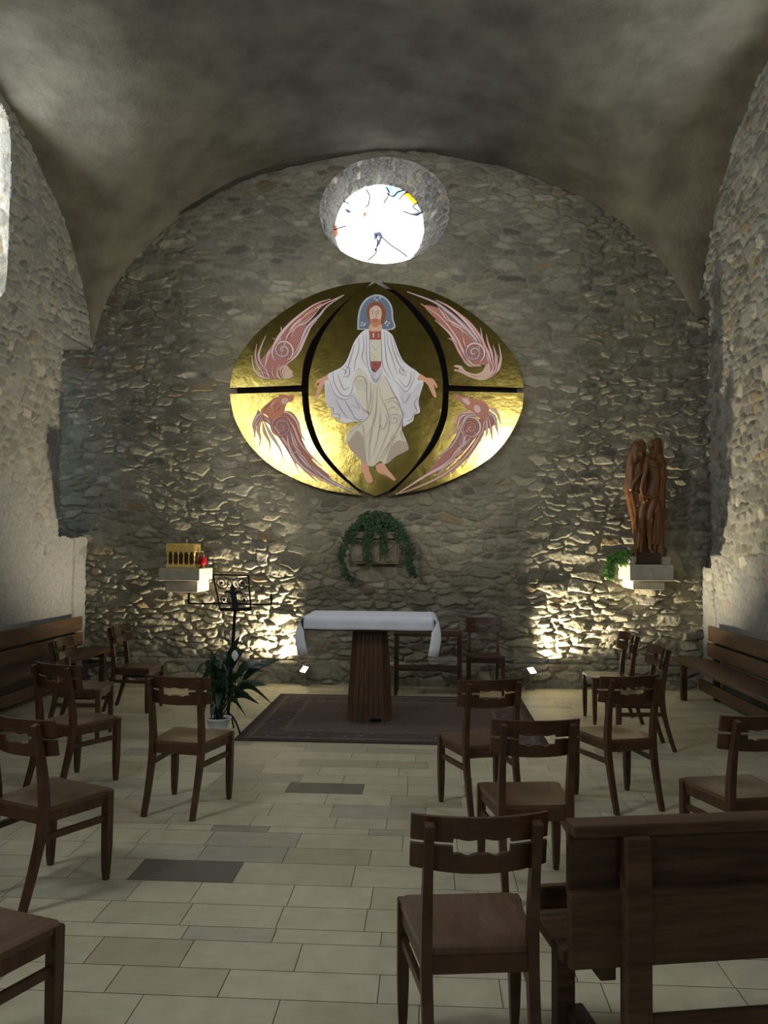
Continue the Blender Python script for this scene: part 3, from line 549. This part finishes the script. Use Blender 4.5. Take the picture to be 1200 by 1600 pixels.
# sanctuary lamp
lp = empty('sanctuary_lamp', (-2.658, 9.56, 1.376)); tag(lp, 'small red glass lamp beside the gilt casket', 'lamp')
bm = bmesh.new(); lathe(bm, [(.032,0),(.034,.012),(.018,.022),(.022,.035)]); obj('base', bm, M['brass'], lp)
bm = bmesh.new(); lathe(bm, [(.026,.035),(.044,.055),(.046,.12),(.040,.135)]); obj('glass', bm, M['red'], lp, True)
bm = bmesh.new(); lathe(bm, [(.012,.135),(.014,.15),(.004,.165)]); obj('cap', bm, M['brass'], lp)
# ------------------------------------------------------------------ ivy
def ivyleaf(bm, p, s, nrm, roll):
    z = Vector(nrm).normalized(); x = z.orthogonal().normalized(); x.rotate(Matrix.Rotation(roll,3,z)); y = z.cross(x)
    o = [(0,-.2),(.32,-.42),(.5,-.1),(.30,.08),(.36,.35),(.1,.25),(0,.6),(-.1,.25),(-.36,.35),(-.30,.08),(-.5,-.1),(-.32,-.42)]
    c = bm.verts.new(p+z*s*.12); vs = [bm.verts.new(p+x*a*s+y*b*s) for a,b in o]
    for i in range(12): bm.faces.new((c, vs[i], vs[(i+1)%12]))
def ivy(name, label, strands, dens, s, m, loc, cloud=()):
    r = empty(name, loc); tag(r, label, 'ivy plant'); bm = bmesh.new(); bs = bmesh.new(); L0 = Vector(loc)
    for st in strands:
        Q = smoothline([Vector(p)-L0 for p in st], 10); tube(bs, Q, .003, 5)
        for q in Q:
            for k in range(dens):
                ivyleaf(bm, q+Vector((random.gauss(0,.022),random.gauss(0,.015)-.01,random.gauss(0,.022))), s*random.uniform(.7,1.25), (random.gauss(0,.5),-1,random.gauss(.3,.5)), random.uniform(0,6.3))
    for c, rx, ry, rz, n in cloud:
        for i in range(n):
            v = Vector((random.gauss(0,1),random.gauss(0,1),random.gauss(0,1))).normalized()*random.random()**.3
            ivyleaf(bm, Vector(c)-L0+Vector((v.x*rx,v.y*ry,v.z*rz)), s*random.uniform(.7,1.3), (v.x,v.y-.6,v.z+.3), random.uniform(0,6.3))
    obj('stem', bs, M['leaf'], r); obj('foliage', bm, m, r)
M['leaf'] = mat('dark_ivy_leaf', (.028,.085,.025), .5, nscale=8, namt=.3)
yv = 9.62; a_ = lambda x,y: at(x,y,yv)
ivy('ivy_plant', 'dark green ivy trailing over the stone corbel above the altar',
    [[a_(575,812),a_(555,822),a_(540,845),a_(534,870),a_(540,895),a_(550,908)],[a_(600,812),a_(620,822),a_(634,842),a_(641,865),a_(640,885),a_(648,900)],[a_(582,820),a_(576,845),a_(574,868),a_(578,878)],[a_(590,818),a_(598,840),a_(600,866)],[a_(560,818),a_(549,835),a_(537,858),a_(533,872)],
     [a_(610,815),a_(628,832),a_(638,860),a_(634,880)],[a_(580,816),a_(573,836),a_(571,856)],[a_(548,830),a_(553,845)],[a_(620,822),a_(623,845)]], 7, .036, M['leaf'], (-.64,9.72,1.821),
    [((-.64,9.72,1.97),.22,.09,.10,520),((-.77,9.72,1.88),.14,.07,.08,200),((-.48,9.72,1.88),.16,.07,.08,230)])
yv = 9.45
ivy('ivy_plant', 'bright green ivy spilling over the left end of the statue corbel', [[a_(985,868),a_(965,872),a_(952,885),a_(949,897),a_(956,903)],[a_(980,864),a_(960,868),a_(950,878)]], 4, .034, M['leaf2'], (2.24,9.55,1.471),
    [((2.18,9.5,1.54),.13,.10,.10,170),((2.06,9.5,1.42),.07,.08,.09,70)])
bm = bmesh.new(); lathe(bm, [(.035,0),(.05,.02),(.055,.08),(.04,.10)], k=14)
o = obj('black_bowl', bm, M['black']); o.location = (2.655,9.66,1.561); tag(o, 'small black pot on the right end of the statue corbel', 'pot')
bm = bmesh.new(); lathe(bm, [(.04,0),(.055,.06),(.055,.085),(.045,.09)], k=16)
o = obj('flower_pot', bm, M['corbel']); o.location = (2.27,9.47,1.471); tag(o, 'small pale plant pot holding ivy beside the statue', 'pot')
# ------------------------------------------------------------------ carved statue
st = empty('carved_statue', (2.45, 9.58, 1.471)); tag(st, 'tall carved wooden statue of two standing figures leaning together on the right corbel', 'statue'); L0 = Vector(st.location)
def sculpt(name, chains, m, vox=.0065):
    bm = bmesh.new()
    for ch in chains:
        pts = [(at(px,py,9.52)+Vector((0,dy,0))-L0, r) for px,py,dy,r in ch]
        for (p,r),(q,s) in zip(pts, pts[1:]):
            n = max(2, int((p-q).length/(min(r,s)*.35)))
            for i in range(n+1):
                t = i/n; rr = r*(1-t)+s*t; bmesh.ops.create_icosphere(bm, subdivisions=2, radius=rr, matrix=Matrix.Translation(p.lerp(q,t)))
    o = obj(name, bm, m, st, True)
    md = o.modifiers.new('r','REMESH'); md.mode = 'VOXEL'; md.voxel_size = vox; sm = o.modifiers.new('s','SMOOTH'); sm.factor = .5; sm.iterations = 1
    dg = bpy.context.evaluated_depsgraph_get(); me = bpy.data.meshes.new_from_object(o.evaluated_get(dg)); o.modifiers.clear(); old = o.data; o.data = me; bpy.data.meshes.remove(old)
    me.polygons.foreach_set('use_smooth', [True]*len(me.polygons)); return o
sculpt('veiled_figure', [
 [(999,700,-.02,.055),(998,711,-.035,.048),(1000,719,-.03,.028)],                      # head, chin
 [(999,709,-.082,.010),(1000,713,-.095,.011)],[(992,722,-.055,.016),(991,710,-.06,.018),(994,699,-.06,.018),(1001,695,-.06,.018),(1006,701,-.05,.016),(1007,710,-.04,.014)],                                          # nose
 [(996,707,-.07,.010),(1004,706,-.07,.010)],                                            # brow
 [(994,696,.0,.055),(988,708,.0,.045),(986,724,0,.05),(985,745,0,.06),(984,765,0,.062),(987,785,0,.055),(992,812,0,.045),(995,840,0,.04),(996,860,0,.035)],  # veil and robe fall
 [(1003,694,.02,.05),(1006,702,.02,.03)],
 [(998,725,0,.045),(996,742,-.01,.06),(995,765,0,.055)],
 [(986,730,-.04,.022),(985,748,-.05,.022),(984,764,-.06,.024),(992,748,-.075,.020),(1000,738,-.08,.018)], # arm
 [(986,772,-.05,.022),(992,800,-.04,.018),(993,830,-.03,.016),(994,858,-.03,.016)],
 [(992,770,-.06,.018),(999,800,-.05,.014),(998,830,-.04,.014),(996,856,-.04,.014)],
 [(993,858,-.02,.028),(990,868,-.07,.020)]], M['statue'])
sculpt('embraced_figure', [
 [(1023,693,0,.050),(1025,702,-.02,.040),(1026,709,-.03,.026)],
 [(1022,699,-.055,.010),(1023,704,-.070,.012)],[(1017,690,-.03,.02),(1015,699,-.03,.018),(1016,708,-.02,.016)],[(1028,690,-.02,.02),(1030,700,-.02,.018)],[(1023,709,-.05,.014),(1025,713,-.04,.012)],[(1018,697,-.05,.009),(1027,697,-.045,.009)],
 [(1028,690,.02,.05),(1031,704,.03,.04),(1032,715,.03,.04)],
 [(1020,714,0,.05),(1012,720,0,.06),(1020,732,0,.085),(1022,752,0,.075),(1019,770,0,.075),(1018,782,0,.07)],
 [(1030,715,0,.06),(1034,735,.02,.06),(1033,765,.02,.055),(1032,790,.02,.055)],
 [(1010,716,-.05,.036),(1007,733,-.075,.030),(1002,750,-.085,.026),(999,764,-.09,.022),(1001,774,-.10,.020),(1006,779,-.10,.015)],   # arm falling across
 [(1003,776,-.105,.009),(1008,783,-.10,.008)],[(1000,777,-.105,.009),(1003,785,-.10,.008)],
 [(1013,722,-.06,.03),(1020,724,-.07,.03),(1028,728,-.04,.03)],[(1012,728,-.07,.014),(1024,730,-.085,.014)],
 [(1007,778,-.05,.045),(1003,792,-.05,.042),(1000,812,-.06,.036),(1000,832,-.04,.030),(1001,850,-.03,.022),(999,862,-.08,.018)],
 [(1020,780,-.05,.048),(1014,798,-.06,.040),(1011,812,-.07,.034),(1012,830,-.05,.028),(1014,846,-.03,.022),(1013,858,-.07,.018)],
 [(1006,776,-.07,.018),(1014,779,-.09,.018),(1024,773,-.08,.016)],
 [(1028,785,-.02,.035),(1024,800,-.03,.036),(1021,830,-.03,.030),(1021,858,-.02,.028)],
 [(1022,805,-.065,.012),(1020,850,-.055,.012)],[(1027,800,-.055,.012),(1026,850,-.05,.012)]], M['statue'])
sculpt('tree_trunk', [[(1012,715,.08,.05),(1010,780,.08,.06),(1010,866,.08,.06)],[(1032,700,.07,.045),(1036,760,.07,.05),(1033,866,.06,.05)],[(1030,800,.02,.04),(1031,866,.02,.045)]], M['statue'])
bm = bmesh.new(); box(bm, -.19,.15,-.11,.17,0,.13,.015); obj('base_block', bm, M['statuebase'], st)
# ------------------------------------------------------------------ altar
al = empty('altar', (-.565, 7.97, .012)); tag(al, 'wooden altar table on a tapering slatted pedestal standing on the rug', 'altar')
bm = bmesh.new(); box(bm, -.585,.60,-.37,.37,.855,.975,.006); obj('tabletop', bm, M['altarwood'], al)
bm = bmesh.new(); oct_ = lambda s, c: [(-s+c,-s),(s-c,-s),(s,-s+c),(s,s-c),(s-c,s),(-s+c,s),(-s,s-c),(-s,-s+c)]
lo, hi = oct_(.21,.06), oct_(.16,.05); A = []
def ringp(P, z, n=6):
    out = []
    for i in range(8):
        a, b = Vector((*P[i],z)), Vector((*P[(i+1)%8],z)); nn = n if (b-a).length > .12 else 2
        nrm = Vector(((b-a).y, -(b-a).x, 0)).normalized()
        for k in range(nn):
            for t, dpt in ((0,.006),(.06,0),(.94,0)): out.append(a.lerp(b,(k+t)/nn)-nrm*dpt)
    return [bm.verts.new(p) for p in out]
r0, r1 = ringp(lo,.0), ringp(hi,.856); n_ = len(r0)
for i in range(n_): bm.faces.new((r0[i],r0[(i+1)%n_],r1[(i+1)%n_],r1[i]))
bm.faces.new(r0[::-1]); bm.faces.new(r1); obj('pedestal', bm, M['altarwood'], al)
bm = bmesh.new(); box(bm, .02,.12,-.2125,-.20,0,.028); obj('notch_shade', bm, M['dark'], al)  # near-black block standing for the shade inside an open notch
# cloth
bm = bmesh.new(); TX0, TX1, TY0, TY1, TZ = -1.155, .04, 7.595, 8.345, .992
nx, prof_s = 40, None
def strip(rowsP):
    R_ = [[bm.verts.new(p) for p in row] for row in rowsP]
    for a, b in zip(R_, R_[1:]):
        for i in range(len(a)-1): bm.faces.new((a[i],a[i+1],b[i+1],b[i]))
xs_ = np.linspace(TX0, TX1, nx)
def wv(x, k): return .006*math.sin(x*17+k)*k
strip([[(x, TY1+.004, TZ-.12) for x in xs_],[(x,TY1+.004,TZ-.004) for x in xs_],[(x,TY1-.01,TZ) for x in xs_]]+[[(x,y,TZ) for x in xs_] for y in np.linspace(TY1-.1,TY0+.01,6)]+[[(x,TY0-.004,TZ-.006) for x in xs_],[(x,TY0-.008+wv(x,.5),TZ-.05) for x in xs_],[(x,TY0-.010+wv(x,1),TZ-.095) for x in xs_],[(x,TY0-.012+wv(x,1),TZ-.112+.002*math.sin(x*9)) for x in xs_]])
for x0, s, fl in ((TX0,-1,.07),(TX1,1,.055)):
    rows_ = []
    for t, dx in ((0,0),(.04,.03),(.09,.055),(.14,.072),(.20,.075),(.27,.06),(.35,.04)):
        rows_.append([(x0+s*(dx*(fl/.07)-k_*.085*min(1,max(0,t-.05)/.10)), TY0-.012-.02*min(1,t/.2)+.01*k_, TZ-t+.01*k_) for k_ in (1,.6,.25)]+[(x0+s*(dx*(fl/.07)+.006*math.sin(y*14+t*6)), y, TZ-t) for y in np.linspace(TY0+.0, TY1-.01, 16)])
    strip(rows_)
o = obj('altar_cloth', bm, M['cloth'], None, True); md = o.modifiers.new('t','SOLIDIFY'); md.thickness = .003; md.offset = 1
tag(o, 'white linen cloth draped over the altar with long ends', 'tablecloth')
# ------------------------------------------------------------------ side table behind the altar
def side_table():
    r = empty('side_table', (-.01, 9.40, 0)); tag(r, 'low dark wooden side table with a lower shelf behind the altar', 'table')
    bm = bmesh.new(); box(bm, -.39,.38,-.17,.17,.655,.685,.005); obj('tabletop', bm, M['wood'], r)
    bm = bmesh.new(); box(bm, -.35,.34,-.15,.15,.27,.295,.004); obj('shelf', bm, M['wood'], r)
    for x in (-.36,.35):
        for y in (-.15,.15): bm = bmesh.new(); box(bm, x-.02,x+.02,y-.02,y+.02,0,.655,.004); obj('leg', bm, M['wood'], r)
side_table()
# ------------------------------------------------------------------ chairs
WF, WR, DEP, SH, THT, RL, FT = .193,.159,.355,.436,.834,.21,.103
def make_chair():
    r = empty('wooden_chair')
    bm = bmesh.new()                                                # seat, slightly dished, clipped front corners
    nx, ny = 12, 10; G = []
    for i in range(nx+1):
        row = []
        for j in range(ny+1):
            s = j/ny; w = (WR+.012)*(1-s)+(WF+.018)*s; x = (i/nx*2-1)*w; y = -.005+(DEP+.03)*s
            z = SH-.010*math.exp(-((x/.11)**2+((s-.5)/.33)**2)); row.append((x,y,z))
        G.append(row)
    for i in (0,nx): x,y,z = G[i][ny]; G[i][ny] = (x*.93,y-.012,z)
    T = [[bm.verts.new(p) for p in row] for row in G]; B = [[bm.verts.new((x,y,SH-.022)) for x,y,z in row] for row in G]
    for i in range(nx):
        for j in range(ny): bm.faces.new((T[i][j],T[i+1][j],T[i+1][j+1],T[i][j+1])); bm.faces.new((B[i][j],B[i][j+1],B[i+1][j+1],B[i+1][j]))
    for i in range(nx): bm.faces.new((T[i][0],B[i][0],B[i+1][0],T[i+1][0])); bm.faces.new((T[i][ny],T[i+1][ny],B[i+1][ny],B[i][ny]))
    for j in range(ny): bm.faces.new((T[0][j],T[0][j+1],B[0][j+1],B[0][j])); bm.faces.new((T[nx][j],B[nx][j],B[nx][j+1],T[nx][j+1]))
    obj('seat', bm, M['seatwood'], r)
    for s in (-1,1):                                                # sabre rear leg and back post in one
        bm = bmesh.new(); pts = smoothline([(s*WR,-FT,0),(s*WR,-.055,.15),(s*(WR+.002),-.012,.32),(s*(WR+.003),.0,.45),(s*(WR+.003),-.022,.64),(s*(WR+.003),-.062,THT-.015)], 5)
        n = len(pts); sweep(bm, pts, lambda i: [(a*(.014+.003*math.sin(math.pi*min(1,i/n*1.2))), b*(.015+.007*math.exp(-((i/n-.55)/.25)**2))) for a,b in ((-1,-1),(1,-1),(1,1),(-1,1))]); obj('rear_leg', bm, M['wood'], r)
        bm = bmesh.new(); pts = [(s*WF,DEP,0),(s*WF,DEP-.002,.05),(s*WF,DEP,.16),(s*WF,DEP,.30),(s*WF,DEP,SH-.008),(s*WF,DEP,SH-.001)]; rad = (.012,.0155,.019,.020,.020,.016)
        sweep(bm, pts, lambda i: [(a*rad[i], b*rad[i]) for a,b in ((-1,-1),(1,-1),(1,1),(-1,1))]); obj('front_leg', bm, M['wood'], r)
        bm = bmesh.new(); q0 = Vector((s*(WR+.004),.01,0)); q1 = Vector((s*WF,DEP-.01,0))
        for z0, z1, m_ in ((.365,SH-.022,'apron'),(.285,.315,'stretcher')):
            bm2 = bmesh.new(); a = Vector(q0); b = Vector(q1)
            if m_ == 'stretcher': a.y -= .02
            vs = []
            for p in (a,b):
                for dx in (-.009,.009):
                    for z in (z0,z1): vs.append(bm2.verts.new((p.x+dx,p.y,z)))
            for f in ((0,1,3,2),(4,6,7,5),(0,4,5,1),(2,3,7,6),(1,5,7,3),(0,2,6,4)): bm2.faces.new([vs[k] for k in f])
            obj(m_, bm2, M['wood'], r)
        bm.free()
    for y, w in ((.0,WR),(DEP,WF)): bm = bmesh.new(); box(bm, -w,w,y-.009,y+.009,.360,SH-.022); obj('apron', bm, M['wood'], r)
    def yb(x, z): return .020-.062*((z-.45)/.385)**1.3+.012+ -.052*(1-(x/RL)**2)+.020
    def up(x):   # lower edge of the upper board
        a = abs(x); return .756 if a > .087 else .766+.003*math.cos(a*75)
    def dn(x):
        a = abs(x); return .744 if a > .087 else .719+.004*math.cos(a*75)-.002*math.cos(a*150)
    for nm, z0f, z1f in (('back_rail', lambda x: up(x), lambda x: THT), ('lower_back_rail', lambda x: .660+.010*(x/RL)**2, lambda x: dn(x))):
        bm = bmesh.new(); xs = sorted(set(np.linspace(-RL, RL, 49))|{-.0875,-.0865,.0865,.0875}); cols = []
        for x in xs:
            e = 1-abs(x)/RL; z0, z1 = z0f(x), z1f(x); c = []
            for z, d in ((z0,0),(z1,0),(z1,.017),(z0,.017)): c.append(bm.verts.new((x, yb(x,z)+d, z)))
            cols.append(c)
        for a, b in zip(cols, cols[1:]):
            for k in range(4): bm.faces.new((a[k],a[(k+1)%4],b[(k+1)%4],b[k]))
        bm.faces.new(cols[0][::-1]); bm.faces.new(cols[-1]); obj(nm, bm, M['wood'], r)
    return r
proto = make_chair()
def copy_tree(o):
    c = o.copy(); COL.objects.link(c)
    for ch in o.children:
        d = ch.copy(); COL.objects.link(d); d.parent = c
    return c
kids = list(proto.children)
chairs = [
 (-1.539,5.045,-10,'brown wooden chair standing alone left of the aisle, in front of the potted lily'),
 (.377,5.143,18.7,'brown wooden chair just right of the aisle, nearest the rug'),
 (.501,3.962,6.6,'brown wooden chair seen squarely from behind, between the rug-side chair and the nearest chair'),
 (.156,2.555,7.8,'nearest dark wooden chair, left of the end of the foreground bench'),
 (1.277,5.385,18.5,'brown wooden chair with a shiny highlight on its seat, right of the rug-side chair'),
 (-1.893,3.792,-24.1,'brown wooden chair at the left edge with its back and seat in view'),
 (-2.501,5.484,-25.4,'wooden chair with a pale-looking seat left of the aisle chair'),
 (-3.092,8.20,-91.9,'wooden chair set sideways against the back wall at the left'),
 (1.614,4.178,14.4,'brown wooden chair cut by the right edge of the photo behind the foreground bench'),
 (1.890,8.107,92.9,'wooden chair turned sideways at the right, closest to the back wall'),
 (1.884,7.049,91.0,'wooden chair turned sideways beside the right wall bench'),
 (-3.12,6.95,-84,'wooden chair turned sideways in front of the left wall bench'),
 (-1.47,2.33,-19,'dark wooden chair in the bottom left corner with only seat corner and leg in view'),
 (.625,9.66,180,'dark wooden chair facing the room behind the altar, right of the side table'),
]
for i, (x, y, a, lb) in enumerate(chairs):
    o = proto if i == 0 else copy_tree(proto)
    o.location = (x, y, .012 if False else 0); o.rotation_euler = (0,0,R(a)); tag(o, lb, 'chair', 'wooden chapel chairs')
# ------------------------------------------------------------------ benches
def bench(label, loc, rz, length, ov=.14, n=2, low=False):
    """local x along the bench, the sitter faces +y"""
    r = empty('wooden_bench', loc, rz); tag(r, label, 'bench'); h = length/2
    bm = bmesh.new(); box(bm, -h,h,.0,.36,.405,.445,.006); obj('seat', bm, M['pew'], r)
    bm = bmesh.new(); box(bm, -h,h,-.055,-.020,.635,.80,.005); obj('back_board', bm, M['pew'], r)
    bm = bmesh.new(); box(bm, -h,h,-.045,-.010,.465,.612,.005); obj('back_board', bm, M['pew'], r)
    for x in (-h+ov, h-ov):
        bm = bmesh.new(); box(bm, x-.04,x+.04,-.09,-.035,0,.79,.004); obj('rear_post', bm, M['pew'], r)
        bm = bmesh.new(); box(bm, x-.035,x+.035,.26,.32,0,.405,.004); obj('front_leg', bm, M['pew'], r)
        bm = bmesh.new(); box(bm, x-.03,x+.03,-.04,.26,.345,.405,.004); obj('seat_bearer', bm, M['pew'], r)
    bm = bmesh.new(); box(bm, -h+ov,h-ov,.10,.13,.12,.24,.004); obj('stretcher', bm, M['pew'], r)
    return r
bench('long wooden bench with slatted back against the left wall', (-4.05, 7.85, 0), R(-90), 3.4)
bench('long wooden bench with slatted back against the right wall', (3.06, 7.65, 0), R(90), 3.5)
fb = empty('wooden_bench', (.4212, 2.5113, 0), R(11.1)); tag(fb, 'foreground wooden bench seen from behind in the bottom right corner', 'bench')
for nm, b in (('top_cap',(0,1.9,-.03,.05,.785,.822)),('back_board',(0,1.9,.022,.045,.60,.785)),('lower_back_board',(-.006,1.9,-.016,.022,.402,.618)),('seat',(-.02,1.9,.022,.31,.405,.445)),('front_rail',(-.035,.5,.235,.26,.47,.545)),
              ('rear_post',(.150,.228,-.055,0,0,.787)),('rear_post',(1.68,1.75,-.055,0,0,.787)),('front_leg',(.03,.09,.20,.26,0,.405)),('front_leg',(1.68,1.75,.20,.26,0,.405)),('seat_bearer',(.10,.15,.024,.24,.345,.405)),('stretcher',(.155,1.75,-.03,.0,.12,.26)),('stretcher',(.06,.12,.0,.22,.08,.18))):
    bm = bmesh.new(); box(bm, *b, .005); obj(nm, bm, M['pew'], fb)
# ------------------------------------------------------------------ lectern
lc = empty('iron_lectern', (-1.765, 7.25, 0)); tag(lc, 'black wrought iron lectern with a fleur-de-lis desk and candle arms behind the lily', 'lectern'); LO = Vector(lc.location)
cTL, cTR, cBR, cBL = at(333,898,7.33)-LO, at(388,899,7.33)-LO, at(392,952,7.15)-LO, at(344,952,7.15)-LO
def dk(u_, v_): a = cTL.lerp(cTR,u_); b = cBL.lerp(cBR,u_); return a.lerp(b,v_)
bm = bmesh.new()
for a, b, r_ in ((cTL,cTR,.008),(cTR,cBR,.008),(cBL,cBR,.016),(cTL,cBL,.008)): tube(bm, [a,b], r_, 6)
obj('desk_frame', bm, M['iron'], lc)
bm = bmesh.new()
for cx_, cy_, sg in ((.20,.24,1),(.80,.24,-1),(.20,.72,1),(.80,.72,-1)):
    r_ = .19 if cy_ < .5 else .15
    tube(bm, [dk(cx_+sg*rr_*math.cos(t*2*math.pi*1.6), cy_+rr_*math.sin(t*2*math.pi*1.6)) for t in np.linspace(0,1,36) for rr_ in (r_*(1-.75*t),)], .005, 5)
    bmesh.ops.create_icosphere(bm, subdivisions=1, radius=.013, matrix=Matrix.Translation(dk(cx_,cy_))); obj('scroll', bm, M['iron'], lc); bm = bmesh.new()
tube(bm, [dk(.3,.05),dk(.45,.14),dk(.5,.26),dk(.55,.14),dk(.7,.05)], .004, 5)
obj('crest', bm, M['iron'], lc)
bm = bmesh.new()
fl = [(.5,.20),(.53,.30),(.58,.38),(.57,.46),(.54,.50),(.62,.46),(.72,.46),(.78,.54),(.76,.58),(.70,.53),(.62,.54),(.58,.60),(.60,.95),(.40,.95),(.42,.60),(.38,.54),(.30,.53),(.24,.58),(.22,.54),(.28,.46),(.38,.46),(.46,.50),(.43,.46),(.42,.38),(.47,.30)]
f = bm.faces.new([bm.verts.new(dk(a,b)) for a,b in fl]); q = bmesh.ops.extrude_face_region(bm, geom=[f])
for v_ in [g_ for g_ in q['geom'] if isinstance(g_, bmesh.types.BMVert)]: v_.co.y += .01
obj('fleur_de_lis', bm, M['iron'], lc)
bm = bmesh.new(); tube(bm, [dk(.5,.9)+Vector((0,.015,0)), Vector((0,0,.10))], .014, 8); obj('pole', bm, M['iron'], lc)
for s, x1_ in ((-1,-.36),(1,.375)):
    bm = bmesh.new(); tube(bm, smoothline([(0,0,1.13),(x1_*.5,-.02,1.125),(x1_*.93,-.02,1.125),(x1_,-.02,1.135),(x1_,-.02,1.22)],5), .009, 6); obj('candle_arm', bm, M['iron'], lc)
    bm = bmesh.new(); lathe(bm, [(.032,0),(.034,.004),(.01,.006)], (x1_,-.02,1.175), 12); obj('drip_pan', bm, M['iron'], lc)
for a in (25,145,265):
    bm = bmesh.new(); c_, s_ = math.cos(R(a-60)), math.sin(R(a-60)); tube(bm, smoothline([(0,0,.16),(.05*c_,.05*s_,.155),(.11*c_,.11*s_,.10),(.17*c_,.17*s_,.006)],6), .008, 6); obj('foot', bm, M['iron'], lc)
# ------------------------------------------------------------------ potted lily
pl = empty('potted_lily', (-1.79, 7.02, .0)); tag(pl, 'dark leafy peace lily in a white pot in front of the iron lectern', 'plant')
bm = bmesh.new(); lathe(bm, [(.055,0),(.075,.01),(.078,.03),(.066,.05),(.098,.16),(.112,.165),(.112,.18),(.098,.178),(.09,.15)], k=28); obj('pot', bm, M['pot'], pl, True)
bm = bmesh.new(); lathe(bm, [(.09,.150),(.088,.162)], k=20); obj('soil', bm, M['soil'], pl)
PO = Vector(pl.location)
def lilyleaf(bm, bs, tip, h, w):
    b0 = Vector((random.uniform(-.03,.03),random.uniform(-.03,.03),.15)); tip = Vector(tip); d = tip-b0; mid = b0+d*.55; mid.z = h
    Q = smoothline([b0, b0.lerp(mid,.5)+Vector((0,0,.05)), mid, tip], 7); n = len(Q); k0 = int(n*.42)
    tube(bs, Q[:k0+1], .004, 5)
    L, C_, R_ = [], [], []
    side = d.cross(Vector((0,1,0))); side = side.normalized() if side.length > .02 else Vector((1,0,0))
    side = (side + Vector((0,random.uniform(-.5,.5),random.uniform(-.2,.2)))).normalized()
    for i in range(k0, n):
        t = (i-k0)/(n-1-k0); ww = w*.88*math.sin(math.pi*min(1,t*.98+.02))**.8*(1-.35*t)
        C_.append(bm.verts.new(Q[i])); L.append(bm.verts.new(Q[i]+side*ww+Vector((0,0,.25*ww)))); R_.append(bm.verts.new(Q[i]-side*ww+Vector((0,0,.25*ww))))
    for i in range(len(C_)-1): bm.faces.new((L[i],L[i+1],C_[i+1],C_[i])); bm.faces.new((C_[i],C_[i+1],R_[i+1],R_[i]))
bm = bmesh.new(); bs = bmesh.new()
pa = lambda x, y, dy=0: at(x,y,7.02+dy)-PO+Vector((0,dy*0,0))
for (x,y,dy,h,w) in ((424,1040,-.05,.62,.055),(440,1029,.1,.58,.05),(428,1102,-.1,.45,.055),(405,1100,-.12,.38,.05),(417,1070,.05,.45,.05),(398,1023,.1,.72,.05),(375,993,.05,.70,.04),(372,1000,-.05,.66,.042),(322,1040,0,.58,.05),(330,1015,.1,.6,.05),(318,1108,-.1,.40,.05),(322,1075,-.05,.45,.05),(356,1128,-.16,.36,.035),(340,1110,-.18,.40,.045),(335,1060,-.12,.50,.05),(350,1045,-.15,.56,.05),(362,1060,-.1,.50,.05),(375,1050,-.1,.5,.05),(385,1120,-.14,.34,.045),(345,1030,.12,.62,.05),(360,1015,.12,.66,.05),(390,1085,-.1,.42,.045),(330,1125,-.12,.30,.04)):
    lilyleaf(bm, bs, pa(x,y,dy), h, w)
for i in range(36):
    a = random.uniform(0,6.28); rr_ = random.uniform(.10,.26); lilyleaf(bm, bs, (rr_*math.cos(a), rr_*.7*math.sin(a), random.uniform(.18,.55)), random.uniform(.4,.66), random.uniform(.028,.042))
obj('foliage', bm, M['lily'], pl, True); obj('stem', bs, M['lily'], pl)
bm = bmesh.new(); q = pa(367,1024,-.1); rows_ = []
for t in np.linspace(0,1,6):
    w_ = .03*math.sin(math.pi*(t*.9+.05)); rows_.append([bm.verts.new(q+Vector((a*w_,-.02*(1-a*a),t*.09-.045))) for a in (-1,-.5,0,.5,1)])
for a, b in zip(rows_, rows_[1:]):
    for i in range(4): bm.faces.new((a[i],a[i+1],b[i+1],b[i]))
obj('flower', bm, mat('white_bloom',(.8,.8,.78),.6), pl, True)['label'] = 'single white bloom'
# ------------------------------------------------------------------ floodlights
for P_, A_, lb in ((LAMP_L,AIM_L,'small floodlight on the floor by the back wall, left of the altar'),(LAMP_R,AIM_R,'small floodlight on the floor by the back wall, right of the altar')):
    fl_ = empty('floodlight', (P_.x,P_.y,0)); tag(fl_, lb, 'floodlight', 'wall uplights'); d = ((A_-P_).normalized()+Vector((0,-.55,0))).normalized(); Rm = d.to_track_quat('Y','Z').to_matrix().to_4x4()
    T = Matrix.Translation((0,0,P_.z)) @ Rm
    bm = bmesh.new(); box(bm, -.06,.06,-.05,.035,-.045,.045,.006,T); obj('housing', bm, M['steel'], fl_)
    bm = bmesh.new(); box(bm, -.05,.05,.036,.040,-.037,.037,0,T); obj('lens', bm, glow('lamp_glass', (1,.93,.8), 12), fl_)
    bm = bmesh.new(); box(bm, -.05,.05,-.04,.04,0,.012); tube(bm, [(0,0,.01),(0,0,P_.z-.04)], .012, 8); obj('stand', bm, M['steel'], fl_)
bpy.context.view_layer.update()
# ------------------------------------------------------------------ added nave beam, out of view, with two added altarpiece spotlights
bm = bmesh.new(); box(bm, XL, XR, -2.62,-2.48,4.55,4.75); tag(obj('trim_22', bm, M['pew']), kind='structure')
for i_, b_ in enumerate(BEAM):
    e_ = empty('added_spotlight', b_); tag(e_, 'added spotlight under the added nave beam aimed at the altarpiece, %s side' % ('left' if i_ == 0 else 'right'), 'spotlight', 'added nave spotlights')
    d_ = (Vector((-.62,9.78,3.3))-b_).normalized(); T = d_.to_track_quat('Z','Y').to_matrix().to_4x4()
    bm = bmesh.new(); lathe(bm, [(.10,-.16),(.17,.0),(.175,.05)], k=20)
    for v_ in bm.verts: v_.co = T @ v_.co
    obj('lamp_shade', bm, M['steel'], e_); bm = bmesh.new(); tube(bm, [(0,0,.05),(0,-.05,.3)], .015, 8); obj('stem', bm, M['steel'], e_)
bpy.context.view_layer.update()
